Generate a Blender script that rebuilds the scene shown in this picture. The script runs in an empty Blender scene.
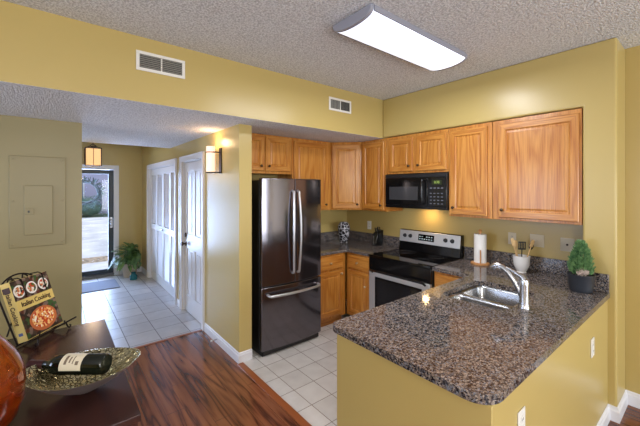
import bpy, bmesh, math, random
from mathutils import Vector, Matrix
random.seed(7)
R = math.radians
sc = bpy.context.scene
col = sc.collection

# ------------------------------------------------------------------ camera
F_PX, HOR, CAM_H, AZ = 326.5, 189.0, 1.665, 50.93
cd = bpy.data.cameras.new('camera'); cam = bpy.data.objects.new('camera', cd); col.objects.link(cam)
cd.sensor_width = 36; cd.lens = 36 * F_PX / 640; cd.shift_y = -(213 - HOR) / 640; cd.clip_start = .02
cam.location = (0, 0, CAM_H); cam.rotation_euler = (R(90), 0, R(AZ - 90))
sc.camera = cam

# ------------------------------------------------------------------ world, light, exposure
sc.view_settings.view_transform = 'Standard'; sc.view_settings.look = 'None'
sc.view_settings.gamma = 1; sc.view_settings.exposure = -0.24
w = bpy.data.worlds.new('world'); sc.world = w; w.use_nodes = True
bg = w.node_tree.nodes['Background']; bg.inputs[0].default_value = (.74, .84, 1, 1); bg.inputs[1].default_value = 1.6

def lamp(kind, name, loc, energy, color, rot=(0, 0, 0), **k):
    l = bpy.data.lights.new(name, kind); l.energy = energy; l.color = color
    for a, v in k.items(): setattr(l, a, v)
    o = bpy.data.objects.new(name, l); o.location = loc; o.rotation_euler = rot; col.objects.link(o); return o

lamp('SUN', 'sun', (2, 14, 8), 3.0, (1, .95, .88), (R(-38), R(25), 0), angle=R(2))
# daylight at the living room windows (behind and left of the camera); the last window is added
lamp('AREA', 'window_daylight', (2.45, -3.47, 1.12), 108, (.86, .93, 1), (R(90), 0, 0), shape='RECTANGLE', size=1.5, size_y=2.0)
lamp('AREA', 'window_daylight', (0.0, -3.47, 1.45), 75, (.86, .93, 1), (R(90), 0, 0), shape='RECTANGLE', size=1.6, size_y=1.5)
lamp('AREA', 'window_daylight', (-3.36, 0.9, 1.45), 22, (.88, .93, 1), (R(90), 0, R(-90)), shape='RECTANGLE', size=2.3, size_y=1.5)
lamp('AREA', 'window_daylight', (-3.36, 3.05, 1.35), 22, (.62, .74, 1), (R(90), 0, R(-90)), shape='RECTANGLE', size=.9, size_y=1.5, spread=R(80))  # unseen window light, added to throw cool light on the hall wall
# daylight at the glazed entry door
lamp('AREA', 'door_daylight', (.44, 7.62, 1.15), 125, (.42, .60, 1), (R(-90), 0, 0), shape='RECTANGLE', size=.8, size_y=1.8)
# unseen point light added behind the camera to brighten the ceiling
lamp('POINT', 'added_fill_light', (-.5, -.9, 1.9), 115, (1, .92, .82), shadow_soft_size=.25)

# ------------------------------------------------------------------ helpers
def c(r, g, b):
    f = lambda v: (v / 255 / 12.92) if v / 255 <= .04045 else ((v / 255 + .055) / 1.055) ** 2.4
    return (f(r), f(g), f(b), 1)

class MB:
    def __init__(s): s.bm = bmesh.new(); s.mi = 0
    def face(s, vs):
        try:
            f = s.bm.faces.new(vs); f.material_index = s.mi; return f
        except ValueError: return None
    def box(s, x0, x1, y0, y1, z0, z1, M=None):
        v = [Vector(p) for p in ((x0,y0,z0),(x1,y0,z0),(x1,y1,z0),(x0,y1,z0),(x0,y0,z1),(x1,y0,z1),(x1,y1,z1),(x0,y1,z1))]
        if M: v = [M @ p for p in v]
        v = [s.bm.verts.new(p) for p in v]
        for f in ((0,3,2,1),(4,5,6,7),(0,1,5,4),(1,2,6,5),(2,3,7,6),(3,0,4,7)): s.face([v[i] for i in f])
        return s
    def rings(s, rings, cap0=True, cap1=True, closed=True):
        vr = [[s.bm.verts.new(p) for p in r] for r in rings]
        n = len(vr[0])
        for a, b in zip(vr, vr[1:]):
            for i in range(n if closed else n - 1):
                j = (i + 1) % n; s.face((a[i], a[j], b[j], b[i]))
        if cap0: s.face(vr[0][::-1])
        if cap1: s.face(vr[-1])
        return vr
    def lathe(s, prof, cx=0, cy=0, cz=0, seg=32, cap0=True, cap1=True, sx=1, sy=1):
        s.rings([[(cx + sx*max(r, 1e-4)*math.cos(2*math.pi*i/seg), cy + sy*max(r, 1e-4)*math.sin(2*math.pi*i/seg), cz + z) for i in range(seg)] for r, z in prof], cap0, cap1)
        return s
    def tube(s, pts, r, seg=10, caps=True):
        pts = [Vector(p) for p in pts]; n = len(pts)
        rr = r if isinstance(r, (list, tuple)) else [r] * n
        rings = []; prev = None
        for i, p in enumerate(pts):
            t = (pts[min(i+1, n-1)] - pts[max(i-1, 0)]).normalized()
            if prev is None:
                a = Vector((0, 0, 1)) if abs(t.z) < .9 else Vector((1, 0, 0)); u = t.cross(a).normalized()
            else: u = (prev - t * prev.dot(t)).normalized()
            prev = u; v = t.cross(u)
            rings.append([p + (u * math.cos(2*math.pi*k/seg) + v * math.sin(2*math.pi*k/seg)) * rr[i] for k in range(seg)])
        s.rings(rings, caps, caps); return s
    def prism(s, poly, z0, z1, M=None):
        a = [Vector((x, y, z0)) for x, y in poly]; b = [Vector((x, y, z1)) for x, y in poly]
        if M: a = [M @ p for p in a]; b = [M @ p for p in b]
        s.rings([a, b]); return s
    def sphere(s, cx, cy, cz, rx, ry=None, rz=None, seg=16, n=10):
        ry = ry or rx; rz = rz or rx
        s.rings([[(cx + rx*max(math.sin(math.pi*j/n), .002)*math.cos(2*math.pi*i/seg), cy + ry*max(math.sin(math.pi*j/n), .002)*math.sin(2*math.pi*i/seg), cz - rz*math.cos(math.pi*j/n)) for i in range(seg)] for j in range(n+1)])
        return s
    def plate(s, outer, holes, z0, z1):
        """flat plate with holes, between z0 and z1"""
        for z in (z0, z1):
            es = []; loops = []
            for lp in [outer] + holes:
                vs = [s.bm.verts.new((x, y, z)) for x, y in lp]; loops.append(vs)
                es += [s.bm.edges.new((vs[i], vs[(i+1) % len(vs)])) for i in range(len(vs))]
            bmesh.ops.triangle_fill(s.bm, use_beauty=True, use_dissolve=False, edges=es)
            if z == z0: low = loops
            else:
                for a, b in zip(low, loops):
                    for i in range(len(a)):
                        j = (i+1) % len(a); s.face((a[i], a[j], b[j], b[i]))
        return s

def rrect(x0, x1, y0, y1, r, n=6):
    pts = []
    rs = r if isinstance(r, (list, tuple)) else [r]*4       # corners: x1y1, x0y1, x0y0, x1y0
    for (cx, cy, a0), q in zip(((x1, y1, 0), (x0, y1, 90), (x0, y0, 180), (x1, y0, 270)), rs):
        ox = cx - q if cx == x1 else cx + q; oy = cy - q if cy == y1 else cy + q
        if q == 0: pts.append((cx, cy)); continue
        for k in range(n+1):
            a = R(a0 + 90*k/n); pts.append((ox + q*math.cos(a), oy + q*math.sin(a)))
    return pts

def tag(o, label=None, cat=None, group=None, kind=None):
    if label: o['label'] = label
    if cat: o['category'] = cat
    if group: o['group'] = group
    if kind: o['kind'] = kind
    return o

def part(mb, name, mat, parent=None, bevel=0, smooth=None, world=False, seg=2, ang=40):
    me = bpy.data.meshes.new(name)
    bmesh.ops.recalc_face_normals(mb.bm, faces=mb.bm.faces)
    if world and parent:
        off = parent.location if parent.parent is None else parent.parent.location
        bmesh.ops.translate(mb.bm, verts=mb.bm.verts, vec=-Vector(off))
    mb.bm.to_mesh(me); mb.bm.free()
    for m in (mat if isinstance(mat, (list, tuple)) else [mat]): me.materials.append(m)
    o = bpy.data.objects.new(name, me); col.objects.link(o)
    if parent: o.parent = parent
    if bevel:
        b = o.modifiers.new('bevel', 'BEVEL'); b.width = bevel; b.segments = seg; b.limit_method = 'ANGLE'; b.angle_limit = R(ang); b.harden_normals = False
    if smooth or (smooth is None and bevel):
        for p in me.polygons: p.use_smooth = True
        me.set_sharp_from_angle(angle=R(50))
    return o

def thing(name, label, cat, loc=(0, 0, 0), rz=0, group=None):
    o = bpy.data.objects.new(name, None); col.objects.link(o); o.empty_display_size = .1
    o.location = loc; o.rotation_euler = (0, 0, R(rz)); return tag(o, label, cat, group)

def struct(name, mb, mat, **k): return tag(part(mb, name, mat, **k), kind='structure')

def text_mesh(txt, size, mat, name, parent, M, depth=.0006, sx=1, bold=0):
    cu = bpy.data.curves.new('t', 'FONT'); cu.body = txt; cu.size = size; cu.extrude = depth; cu.offset = bold; cu.align_x = 'CENTER'; cu.align_y = 'CENTER'
    t = bpy.data.objects.new('t', cu); col.objects.link(t)
    dg = bpy.context.evaluated_depsgraph_get(); me = bpy.data.meshes.new_from_object(t.evaluated_get(dg))
    bpy.data.objects.remove(t); me.transform(M @ Matrix.Diagonal((sx, 1, 1, 1))); me.materials.clear(); me.materials.append(mat)
    o = bpy.data.objects.new(name, me); col.objects.link(o); o.parent = parent; return o

# ------------------------------------------------------------------ materials
def mat(name, base=(.8, .8, .8, 1), rough=.5, metal=0, **k):
    m = bpy.data.materials.new(name); m.use_nodes = True
    p = m.node_tree.nodes['Principled BSDF']
    p.inputs['Base Color'].default_value = base; p.inputs['Roughness'].default_value = rough; p.inputs['Metallic'].default_value = metal
    for a, v in k.items(): p.inputs[a.replace('_', ' ')].default_value = v
    return m
class N:
    def __init__(s, m): s.m = m; s.t = m.node_tree; s.p = s.t.nodes['Principled BSDF']; s.tc = s.t.nodes.new('ShaderNodeTexCoord')
    def n(s, kind, **k):
        x = s.t.nodes.new('ShaderNode' + kind)
        for a, v in k.items():
            if hasattr(x, a) and a not in ('Scale',): setattr(x, a, v)
            else: x.inputs[a].default_value = v
        return x
    def l(s, a, b): s.t.links.new(a, b)
    def coords(s, scale=(1, 1, 1), which='Object', rot=(0, 0, 0), loc=None):
        mp = s.n('Mapping'); mp.inputs['Scale'].default_value = scale; mp.inputs['Rotation'].default_value = rot
        if loc is not None: mp.inputs['Location'].default_value = loc
        s.l(s.tc.outputs[which], mp.inputs['Vector']); return mp.outputs[0]
    def noise(s, vec, scale, detail=3, rough=.5, dist=0):
        x = s.n('TexNoise'); x.inputs['Scale'].default_value = scale; x.inputs['Detail'].default_value = detail; x.inputs['Roughness'].default_value = rough; x.inputs['Distortion'].default_value = dist
        if vec: s.l(vec, x.inputs['Vector'])
        return x
    def ramp(s, fac, stops, interp='LINEAR'):
        x = s.n('ValToRGB'); e = x.color_ramp; e.interpolation = interp
        while len(e.elements) < len(stops): e.elements.new(.5)
        for el, (p, cc) in zip(e.elements, stops): el.position = p; el.color = cc
        s.l(fac, x.inputs[0]); return x.outputs[0]
    def math(s, op, a, b=None):
        x = s.n('Math', operation=op)
        for i, v in enumerate((a, b)):
            if v is None: continue
            if isinstance(v, (int, float)): x.inputs[i].default_value = v
            else: s.l(v, x.inputs[i])
        return x.outputs[0]
    def mix(s, fac, a, b, blend='MIX'):
        x = s.n('Mix', data_type='RGBA', blend_type=blend)
        for i, v in ((0, fac), (6, a), (7, b)):
            if isinstance(v, (int, float, tuple)): x.inputs[i].default_value = v
            else: s.l(v, x.inputs[i])
        return x.outputs[2]
    def bump(s, h, strength=.3, dist=.01):
        b = s.n('Bump'); b.inputs['Strength'].default_value = strength; b.inputs['Distance'].default_value = dist
        s.l(h, b.inputs['Height']); s.l(b.outputs[0], s.p.inputs['Normal'])
    def base(s, v): s.l(v, s.p.inputs['Base Color'])

def paint(name, rgb, rough=.5):
    m = mat(name, c(*rgb), rough); k = N(m); n = k.noise(k.coords(), 180, 3); k.bump(n.outputs[0], .08, .002)
    return m
M_wall = paint('mustard_wall_paint', (192, 170, 106), .3)
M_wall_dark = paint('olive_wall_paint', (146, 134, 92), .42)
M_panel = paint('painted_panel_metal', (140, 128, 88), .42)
M_white = paint('white_trim_paint', (226, 226, 230), .32)
M_plastic = mat('white_plastic', c(232, 230, 224), .35)
M_ivory = mat('ivory_plastic', c(214, 204, 178), .4)

M_pop = mat('popcorn_ceiling', c(236, 238, 242), .95); k = N(M_pop)
v = k.coords(); n1 = k.noise(v, 62, 3, .6); vo = k.n('TexVoronoi'); vo.inputs['Scale'].default_value = 85; k.l(v, vo.inputs['Vector'])
hgt = k.math('ADD', n1.outputs[0], k.math('MULTIPLY', vo.outputs[0], -.5))
k.base(k.ramp(hgt, [(.1, c(200, 201, 206)), (.42, c(243, 245, 249))])); k.bump(hgt, 1.0, .013)

def oak(name, horiz=False):
    m = mat(name, rough=.33); k = N(m); k.p.inputs['Coat Weight'].default_value = .25; k.p.inputs['Coat Roughness'].default_value = .2
    oi = k.n('ObjectInfo'); ad = k.n('VectorMath', operation='ADD')
    k.l(k.tc.outputs['Object'], ad.inputs[0])
    cb = k.n('CombineXYZ'); off = k.math('MULTIPLY', oi.outputs['Random'], 7.0)
    for i in range(3): k.l(off, cb.inputs[i])
    k.l(cb.outputs[0], ad.inputs[1])
    mp = k.n('Mapping'); mp.inputs['Scale'].default_value = (.8, 5, 8) if horiz else (7, 5, .7); k.l(ad.outputs[0], mp.inputs['Vector'])
    n = k.noise(mp.outputs[0], 1, 1.5, .4, .25)
    s_ = k.math('SINE', k.math('MULTIPLY', n.outputs[0], 50))
    a = k.ramp(k.math('ADD', k.math('MULTIPLY', s_, .5), .5), [(0, c(184, 118, 44)), (.3, c(194, 130, 54)), (1, c(203, 142, 65))])
    mp2 = k.n('Mapping'); mp2.inputs['Scale'].default_value = (4, 160, 160) if horiz else (160, 160, 4); k.l(ad.outputs[0], mp2.inputs['Vector'])
    n2 = k.noise(mp2.outputs[0], 1, 3, .6)
    b = k.ramp(n2.outputs[0], [(.34, c(205, 172, 136)), (.54, (1, 1, 1, 1))])
    k.base(k.mix(.7, a, b, 'MULTIPLY')); k.bump(n2.outputs[0], .12, .001); return m
M_oak = oak('honey_oak_vertical'); M_oakh = oak('honey_oak_horizontal', True)
OAK = [M_oak, M_oakh]

M_granite = mat('speckled_granite', rough=.09); k = N(M_granite); v = k.coords()
nn = k.noise(v, 60, 2); mx = k.n('VectorMath', operation='MULTIPLY_ADD'); k.l(nn.outputs['Color'], mx.inputs[0]); mx.inputs[1].default_value = (.012,)*3; k.l(v, mx.inputs[2])
vo = k.n('TexVoronoi'); vo.inputs['Scale'].default_value = 145; k.l(mx.outputs[0], vo.inputs['Vector'])
sx = k.n('SeparateColor'); k.l(vo.outputs['Color'], sx.inputs[0])
gr = k.ramp(sx.outputs[0], [(0, c(38, 37, 42)), (.2, c(72, 70, 76)), (.38, c(116, 106, 100)), (.56, c(146, 130, 118)), (.76, c(168, 156, 146)), (.88, c(126, 130, 140))], 'CONSTANT')
n3 = k.noise(v, 300, 2); g2 = k.ramp(n3.outputs[0], [(.40, c(100, 98, 102)), (.56, (1, 1, 1, 1))])
k.base(k.mix(.75, gr, g2, 'MULTIPLY'))

M_steel = mat('brushed_stainless', c(206, 205, 202), .42, .65); k = N(M_steel); n = k.noise(k.coords((3, 3, 220)), 1, 3); k.l(k.ramp(n.outputs[0], [(.3, (.36,)*3 + (1,)), (.7, (.48,)*3 + (1,))]), k.p.inputs['Roughness'])
M_sink = mat('sink_steel', c(168, 170, 174), .27, 1)
M_fridge = mat('slate_stainless', c(116, 111, 116), .13, .95); k = N(M_fridge); n = k.noise(k.coords((220, 220, 2)), 1, 2); k.l(k.ramp(n.outputs[0], [(.3, (.10,)*3 + (1,)), (.7, (.16,)*3 + (1,))]), k.p.inputs['Roughness'])
M_chrome = mat('satin_chrome', c(190, 190, 193), .27, 1)
M_handle = mat('handle_steel', c(200, 200, 202), .3, .8)
M_black = mat('black_gloss', c(16, 16, 17), .12)
M_blackm = mat('black_satin', c(24, 24, 25), .4)
M_bglass = mat('black_glass', c(9, 9, 10), .03)
M_window = mat('oven_window', c(34, 33, 34), .06)
M_bronze = mat('dark_bronze', c(58, 46, 38), .35, .9)
M_iron = mat('wrought_iron', c(38, 30, 27), .45, .7)
M_knob = mat('antique_knob', c(86, 70, 56), .3, 1)

def tile_mat(name, px, py, ox, oy, cols, grout, g=.006, rough=.28):
    m = mat(name, rough=rough); k = N(m)
    v = k.coords(loc=(0, 0, 0)); sp = k.n('SeparateXYZ'); k.l(v, sp.inputs[0])
    masks = []; ids = []
    for ax, pt, of in ((0, px, ox), (1, py, oy)):
        q = k.math('DIVIDE', k.math('SUBTRACT', sp.outputs[ax], of), pt)
        ids.append(k.math('FLOOR', q)); fr = k.math('ABSOLUTE', k.math('SUBTRACT', k.math('FRACT', q), .5))
        masks.append(k.math('GREATER_THAN', fr, .5 - g / pt / 2))
    gm = k.math('MAXIMUM', *masks); cb = k.n('CombineXYZ'); k.l(ids[0], cb.inputs[0]); k.l(ids[1], cb.inputs[1])
    wn = k.n('TexWhiteNoise', noise_dimensions='3D'); k.l(cb.outputs[0], wn.inputs['Vector'])
    t = k.ramp(wn.outputs['Value'], [(0, cols[0]), (1, cols[1])])
    n = k.noise(v, 9, 4); t = k.mix(.25, t, k.ramp(n.outputs[0], [(.3, c(190, 184, 178)), (.7, (1, 1, 1, 1))]), 'MULTIPLY')
    k.base(k.mix(gm, t, grout)); k.bump(k.math('SUBTRACT', 1, gm), .5, .003)
    k.l(k.math('ADD', k.math('MULTIPLY', gm, .5), rough), k.p.inputs['Roughness']); return m
M_ktile = tile_mat('kitchen_floor_tile', .205, .237, 1.742, 2.47, (c(206, 202, 196), c(222, 218, 212)), c(140, 128, 116))
M_htile = tile_mat('foyer_floor_tile', .31, .31, .92, 4.55, (c(186, 186, 190), c(206, 205, 206)), c(120, 116, 118), .008, .34)

M_floor = mat('tiger_wood_plank', rough=.2); k = N(M_floor); v = k.coords()
sp = k.n('SeparateXYZ'); k.l(v, sp.inputs[0]); q = k.math('DIVIDE', sp.outputs[0], .127); pid = k.math('FLOOR', q)
fr = k.math('ABSOLUTE', k.math('SUBTRACT', k.math('FRACT', q), .5)); seam = k.math('GREATER_THAN', fr, .494)
wn = k.n('TexWhiteNoise', noise_dimensions='1D'); k.l(pid, wn.inputs['W'])
ys = k.math('ADD', sp.outputs[1], k.math('MULTIPLY', wn.outputs[0], 9)); e = k.math('FRACT', k.math('DIVIDE', ys, 1.25)); seam = k.math('MAXIMUM', seam, k.math('LESS_THAN', e, .0025))
cb = k.n('CombineXYZ'); k.l(k.math('MULTIPLY', sp.outputs[0], 13), cb.inputs[0]); k.l(k.math('MULTIPLY', ys, .9), cb.inputs[1]); k.l(k.math('MULTIPLY', pid, 3.3), cb.inputs[2])
n = k.noise(cb.outputs[0], 1, 3, .5, .35)
st = k.math('ADD', k.math('MULTIPLY', k.math('SINE', k.math('MULTIPLY', n.outputs[0], 24)), .5), .5)
wc = k.ramp(st, [(0, c(84, 48, 32)), (.10, c(112, 64, 42)), (.5, c(132, 78, 50)), (1, c(146, 90, 58))])
lf = k.noise(k.coords((3, .6, 1)), 1.5, 2); wc = k.mix(.6, wc, k.ramp(lf.outputs[0], [(.35, c(170, 160, 158)), (.65, (1, 1, 1, 1))]), 'MULTIPLY')
k.base(k.mix(seam, wc, c(40, 20, 14)))
M_thr = mat('threshold_wood', c(150, 84, 44), .3)
M_table = mat('espresso_wood', rough=.2); k = N(M_table); n = k.noise(k.coords((14, 1.2, 14)), 1, 4, .6, .3); k.base(k.ramp(n.outputs[0], [(.3, c(38, 20, 18)), (.7, c(66, 36, 30))]))

def emit(name, rgb, s):
    m = mat(name, c(*rgb), .5); p = m.node_tree.nodes['Principled BSDF']; p.inputs['Emission Color'].default_value = c(*rgb); p.inputs['Emission Strength'].default_value = s; return m

# ------------------------------------------------------------------ the room
XB, XS = 3.45, 3.121            # kitchen back wall, bulkhead plane
YB = 3.60                       # wall behind the fridge
ZC, ZL = 2.757, 2.288
XH, YW, YS = 1.368, 2.912, 2.627
YD = 7.40

struct('floor', MB().box(-3.3, XH, -3.4, 3.87, -.05, 0).box(XH, XB, -3.4, .56, -.05, 0), M_floor)
struct('floor_kitchen', MB().box(XH, XB, .56, YB, -.05, 0), M_ktile)
struct('floor_foyer', MB().box(-.3, XH + .13, 3.87, YD + .1, -.05, 0), M_htile)
struct('trim_1', MB().box(XH - .03, XH + .03, .66, YW - .02, 0.0005, .009), M_thr, bevel=.003)
struct('trim_2', MB().box(.198, XH - .02, 3.85, 3.885, 0.0005, .006), M_thr, bevel=.002)
struct('ceiling', MB().box(-3.3, XB, -3.4, YS, ZC, ZC + .08), M_pop)
struct('ceiling_low', MB().box(-3.3, XB, YS + .001, 5.32, ZL, ZL + .08), M_pop)
struct('ceiling_foyer', MB().box(-.3, XH + .13, 5.32, YD + .1, 2.6, 2.68).box(-.3, XH + .13, 5.309, 5.32, ZL + .08, 2.6), M_pop)
struct('wall_header', MB().box(-3.3, XB, YS, YS + .1, ZL + .001, ZC + .06), M_wall)
# bulkhead above the wall cabinets and the column beside them, one rounded wall
mb = MB(); poly = [(.474, 0), (.671, 0), (.671, ZL + .004), (YS, ZL + .004), (YS, ZC), (.474, ZC)]
mb.rings([[(x, y, z) for y, z in poly] for x in (XS, XB)])
struct('wall_bulkhead', mb, M_wall, bevel=.016, seg=4)
struct('wall_right', MB().box(XB, XB + .12, -3.4, YB + .12, 0, ZC), M_wall)
struct('wall_back_kitchen', MB().box(XH + .132, XB, YB, YB + .12, 0, ZL), M_wall)
# hall wall with two door openings
XH2 = XH + .132
mb = MB().box(XH, XH2, YW, 3.91, 0, ZL).box(XH, XH2, 4.70, 5.03, 0, 2.30).box(XH, XH2, 6.78, YD, 0, 2.60)
mb.box(XH, XH2, 3.91, 4.70, 2.045, ZL).box(XH, XH2, 5.03, 6.78, 2.045, 2.60).box(XH, XH2, 4.7, 5.03, 2.30, 2.6)
struct('wall_hall', mb, M_wall)
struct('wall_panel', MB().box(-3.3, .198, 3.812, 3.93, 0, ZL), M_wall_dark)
struct('wall_foyer_left', MB().box(-.3, -.18, 3.93, YD, 0, 2.6), M_wall)
struct('wall_entry', MB().box(-.3, -.03, YD, YD + .12, 0, 2.6).box(.90, XH2, YD, YD + .12, 0, 2.6).box(-.03, .90, YD, YD + .12, 2.05, 2.6), M_wall)
# living room walls with windows
struct('wall_left', MB().box(-3.42, -3.3, -3.4, -.3, 0, ZC).box(-3.42, -3.3, 2.1, 2.55, 0, ZC).box(-3.42, -3.3, 3.55, 3.93, 0, ZC).box(-3.42, -3.3, 2.55, 3.55, 0, .55).box(-3.42, -3.3, 2.55, 3.55, 2.15, ZC).box(-3.42, -3.3, -.3, 2.1, 0, .65).box(-3.42, -3.3, -.3, 2.1, 2.25, ZC), M_wall)
struct('wall_rear', MB().box(-3.42, -.85, -3.52, -3.4, 0, ZC).box(.85, 1.65, -3.52, -3.4, 0, ZC).box(3.25, 3.57, -3.52, -3.4, 0, ZC).box(-.85, .85, -3.52, -3.4, 0, .65).box(-.85, .85, -3.52, -3.4, 2.25, ZC).box(1.65, 3.25, -3.52, -3.4, 2.15, ZC), M_wall)
for nm, rz, loc, W_, H_ in (('window_1', 0, (0, -3.4, .65), 1.7, 1.6), ('window_2', -90, (-3.3, .9, .65), 2.4, 1.6), ('added_window', -90, (-3.3, 3.05, .55), 1.0, 1.6), ('window_4', 0, (2.45, -3.4, .0), 1.6, 2.15)):  # the narrow left window is unseen, added for cool light in the hall
    mb = MB(); a = W_ / 2
    for x0, x1, z0, z1 in ((-a, -a + .06, 0, H_), (a - .06, a, 0, H_), (-a + .06, a - .06, 0, .06), (-a + .06, a - .06, H_ - .06, H_), (-.03, .03, .06, H_ - .06)):
        mb.box(x0, x1, -.05, -.005, z0, z1)
    o = struct(nm, mb, M_white); o.location = loc; o.rotation_euler = (0, 0, R(rz))

# peninsula half wall
struct('wall_peninsula', MB().prism([(1.225, .524), (XS - .001, .524), (XS - .001, .62), (1.31, .62), (1.31, 1.36), (1.225, 1.36)], 0, .878), M_wall, bevel=.003)

def baseboard(name, pts, out=.014, h=.095):
    """profile run along pts (room side is to the left of the direction)"""
    mb = MB(); n = len(pts); P = [Vector((x, y)) for x, y in pts]; prof = [(0, 0), (out, 0), (out, h * .72), (out * .65, h * .80), (out * .55, h * .93), (.001, h)]
    rings = []
    for i, p in enumerate(P):
        d0 = (p - P[i-1]).normalized() if i else (P[1] - p).normalized(); d1 = (P[i+1] - p).normalized() if i < n-1 else d0
        n0 = Vector((-d0.y, d0.x)); n1 = Vector((-d1.y, d1.x)); m = (n0 + n1); m = m / m.dot(n0)
        rings.append([(p.x + m.x * a, p.y + m.y * a, .0005 + z) for a, z in prof])
    mb.rings(rings); return struct(name, mb, M_white)
baseboard('baseboard_hall', [(XH2 , YW + .30), (XH2, YW), (XH, YW), (XH, 3.84)][::-1] if 0 else [(XH, 3.83), (XH, YW), (XH2, YW), (XH2, YW + .25)][::1] if 0 else [(XH2 + .0, YW - .0), (XH, YW), (XH, 3.83)][::1] if 0 else [(XH, 3.83), (XH, YW), (XH2, YW)][::-1], .014, .10)
baseboard('baseboard_hall_middle', [(XH, 4.785), (XH, 4.955)], .012, .09)
baseboard('baseboard_entry', [(XH, 6.86), (XH, YD), (.975, YD)], .014, .10)
baseboard('baseboard_panel_wall', [(.198, 3.93), (.198, 3.812), (-3.3, 3.812)][::-1][::-1], .014, .10) if 0 else baseboard('baseboard_panel_wall', [(.198, 3.812), (-3.3, 3.812)], .014, .10)
baseboard('baseboard_peninsula', [(XB, -3.4), (XB, .474), (XS, .474), (XS, .524), (1.225, .524), (1.225, 1.36)], .016, .105)

# ------------------------------------------------------------------ doors
def casing(mb, y0, y1, zt, x=XH, w=.07, t=.018):
    mb.box(x - t, x + .002, y0 - w, y0, 0, zt + w); mb.box(x - t, x + .002, y1, y1 + w, 0, zt + w); mb.box(x - t, x + .002, y0, y1, zt, zt + w)
    mb.box(x - t - .006, x - t, y0 - w, y0 - w + .018, 0, zt + w); mb.box(x - t - .006, x - t, y1 + w - .018, y1 + w, 0, zt + w); mb.box(x - t - .006, x - t, y0 - w, y1 + w, zt + w - .018, zt + w)
    mb.box(x + .002, x + .125, y0 - .001, y0 + .012, 0, zt); mb.box(x + .002, x + .125, y1 - .012, y1 + .001, 0, zt); mb.box(x + .002, x + .125, y0, y1, zt - .012, zt)
d3 = bpy.data.objects.new('door_3', None); col.objects.link(d3); d3.location = (XH, 4.305, 0); tag(d3, kind='structure')
mb = MB(); casing(mb, 3.91, 4.70, 2.04); part(mb, 'casing', M_white, d3, bevel=.002, world=True)
mb = MB(); xs = XH + .022; y0, y1 = 3.926, 4.684; z0, z1 = .012, 2.022
mb.box(xs + .010, xs + .04, y0, y1, z0, z1)
ST = .105; mid = (y0 + y1) / 2
def rl(a, b, e, f): mb.box(xs, xs + .012, a, b, e, f)
rl(y0, y0 + ST, z0, z1); rl(y1 - ST, y1, z0, z1); rl(mid - .05, mid + .05, .24, .86); rl(mid - .05, mid + .05, 1.06, 1.90)
for a, b in ((z0, .24), (.86, 1.06), (1.90, z1)): rl(y0 + ST, y1 - ST, a, b)
for a, b in ((y0 + ST, mid - .05), (mid + .05, y1 - ST)):
    for e, f in ((.24, .86), (1.06, 1.90)): mb.box(xs + .003, xs + .012, a + .035, b - .035, e + .035, f - .035)
part(mb, 'door_leaf', M_white, d3, bevel=.004, world=True)
mb = MB(); yk = 4.62
def xl(mb, prof, y, z, x=xs):            # lathe about the x axis, growing to -x
    mb.rings([[(x - d, y + r * math.cos(2*math.pi*i/20), z + r * math.sin(2*math.pi*i/20)) for i in range(20)] for r, d in prof])
xl(mb, [(.032, 0), (.032, .006), (.012, .01), (.011, .03), (.024, .038), (.029, .05), (.024, .062), (.006, .066)], yk, .92); part(mb, 'door_knob', M_knob, d3, smooth=True, world=True)
mb = MB(); xl(mb, [(.03, 0), (.03, .012), (.02, .018), (.004, .019)], yk, 1.04); part(mb, 'deadbolt', M_knob, d3, smooth=True, world=True)
for z in (.25, 1.03, 1.80): part(MB().tube([(xs - .006, 3.918, z - .045), (xs - .006, 3.918, z + .045)], .007), 'hinge', M_knob, d3, world=True)

d2 = bpy.data.objects.new('door_2', None); col.objects.link(d2); d2.location = (XH, 5.9, 0); tag(d2, kind='structure')
mb = MB(); casing(mb, 5.03, 6.78, 2.04); part(mb, 'casing', M_white, d2, bevel=.002, world=True)
for i in range(4):
    a = 5.045 + i * .4305; b = a + .427; mb = MB(); x0 = XH + .035; x1 = x0 + .03
    for p, q in ((a, a + .05), (b - .05, b)): mb.box(x0, x1, p, q, .015, 2.02)
    for e, f in ((.015, .16), (.93, 1.03), (1.92, 2.02)): mb.box(x0, x1, a + .05, b - .05, e, f)
    mb.box(x1 - .004, x1, a + .05, b - .05, .16, 1.92)
    for e, f in ((.16, .93), (1.03, 1.92)):
        z = e + .012
        while z < f - .02:
            M = Matrix.Translation((x0 + .015, 0, z + .012)) @ Matrix.Rotation(R(35), 4, 'Y'); mb.box(-.003, .003, a + .05, b - .05, -.017, .017, M); z += .027
    lf = part(mb, 'louvered_leaf', M_white, d2, world=True)
    if i in (1, 2):
        kb = MB(); xl(kb, [(.008, 0), (.008, .012), (.018, .02), (.016, .03), (.004, .034)], (b - .03) if i == 1 else (a + .03), .98, x0); o = part(kb, 'knob', M_chrome, lf, smooth=True, world=True)

# entry storm door
d1 = bpy.data.objects.new('door_1', None); col.objects.link(d1); d1.location = (.44, YD, 0); tag(d1, kind='structure')
M_sdoor = mat('dark_green_grey_door_metal', c(40, 52, 62), .35)
def glass_mat(name, tint=(1, 1, 1, 1), r=.02):
    m = bpy.data.materials.new(name); m.use_nodes = True; t = m.node_tree; t.nodes.clear()
    o = t.nodes.new('ShaderNodeOutputMaterial'); mx = t.nodes.new('ShaderNodeMixShader'); a = t.nodes.new('ShaderNodeBsdfTransparent'); g = t.nodes.new('ShaderNodeBsdfGlossy'); f = t.nodes.new('ShaderNodeFresnel')
    a.inputs[0].default_value = tint; g.inputs['Roughness'].default_value = r; f.inputs[0].default_value = 1.35
    t.links.new(f.outputs[0], mx.inputs[0]); t.links.new(a.outputs[0], mx.inputs[1]); t.links.new(g.outputs[0], mx.inputs[2]); t.links.new(mx.outputs[0], o.inputs[0]); return m
M_glass = glass_mat('clear_glass')
mb = MB()
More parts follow.
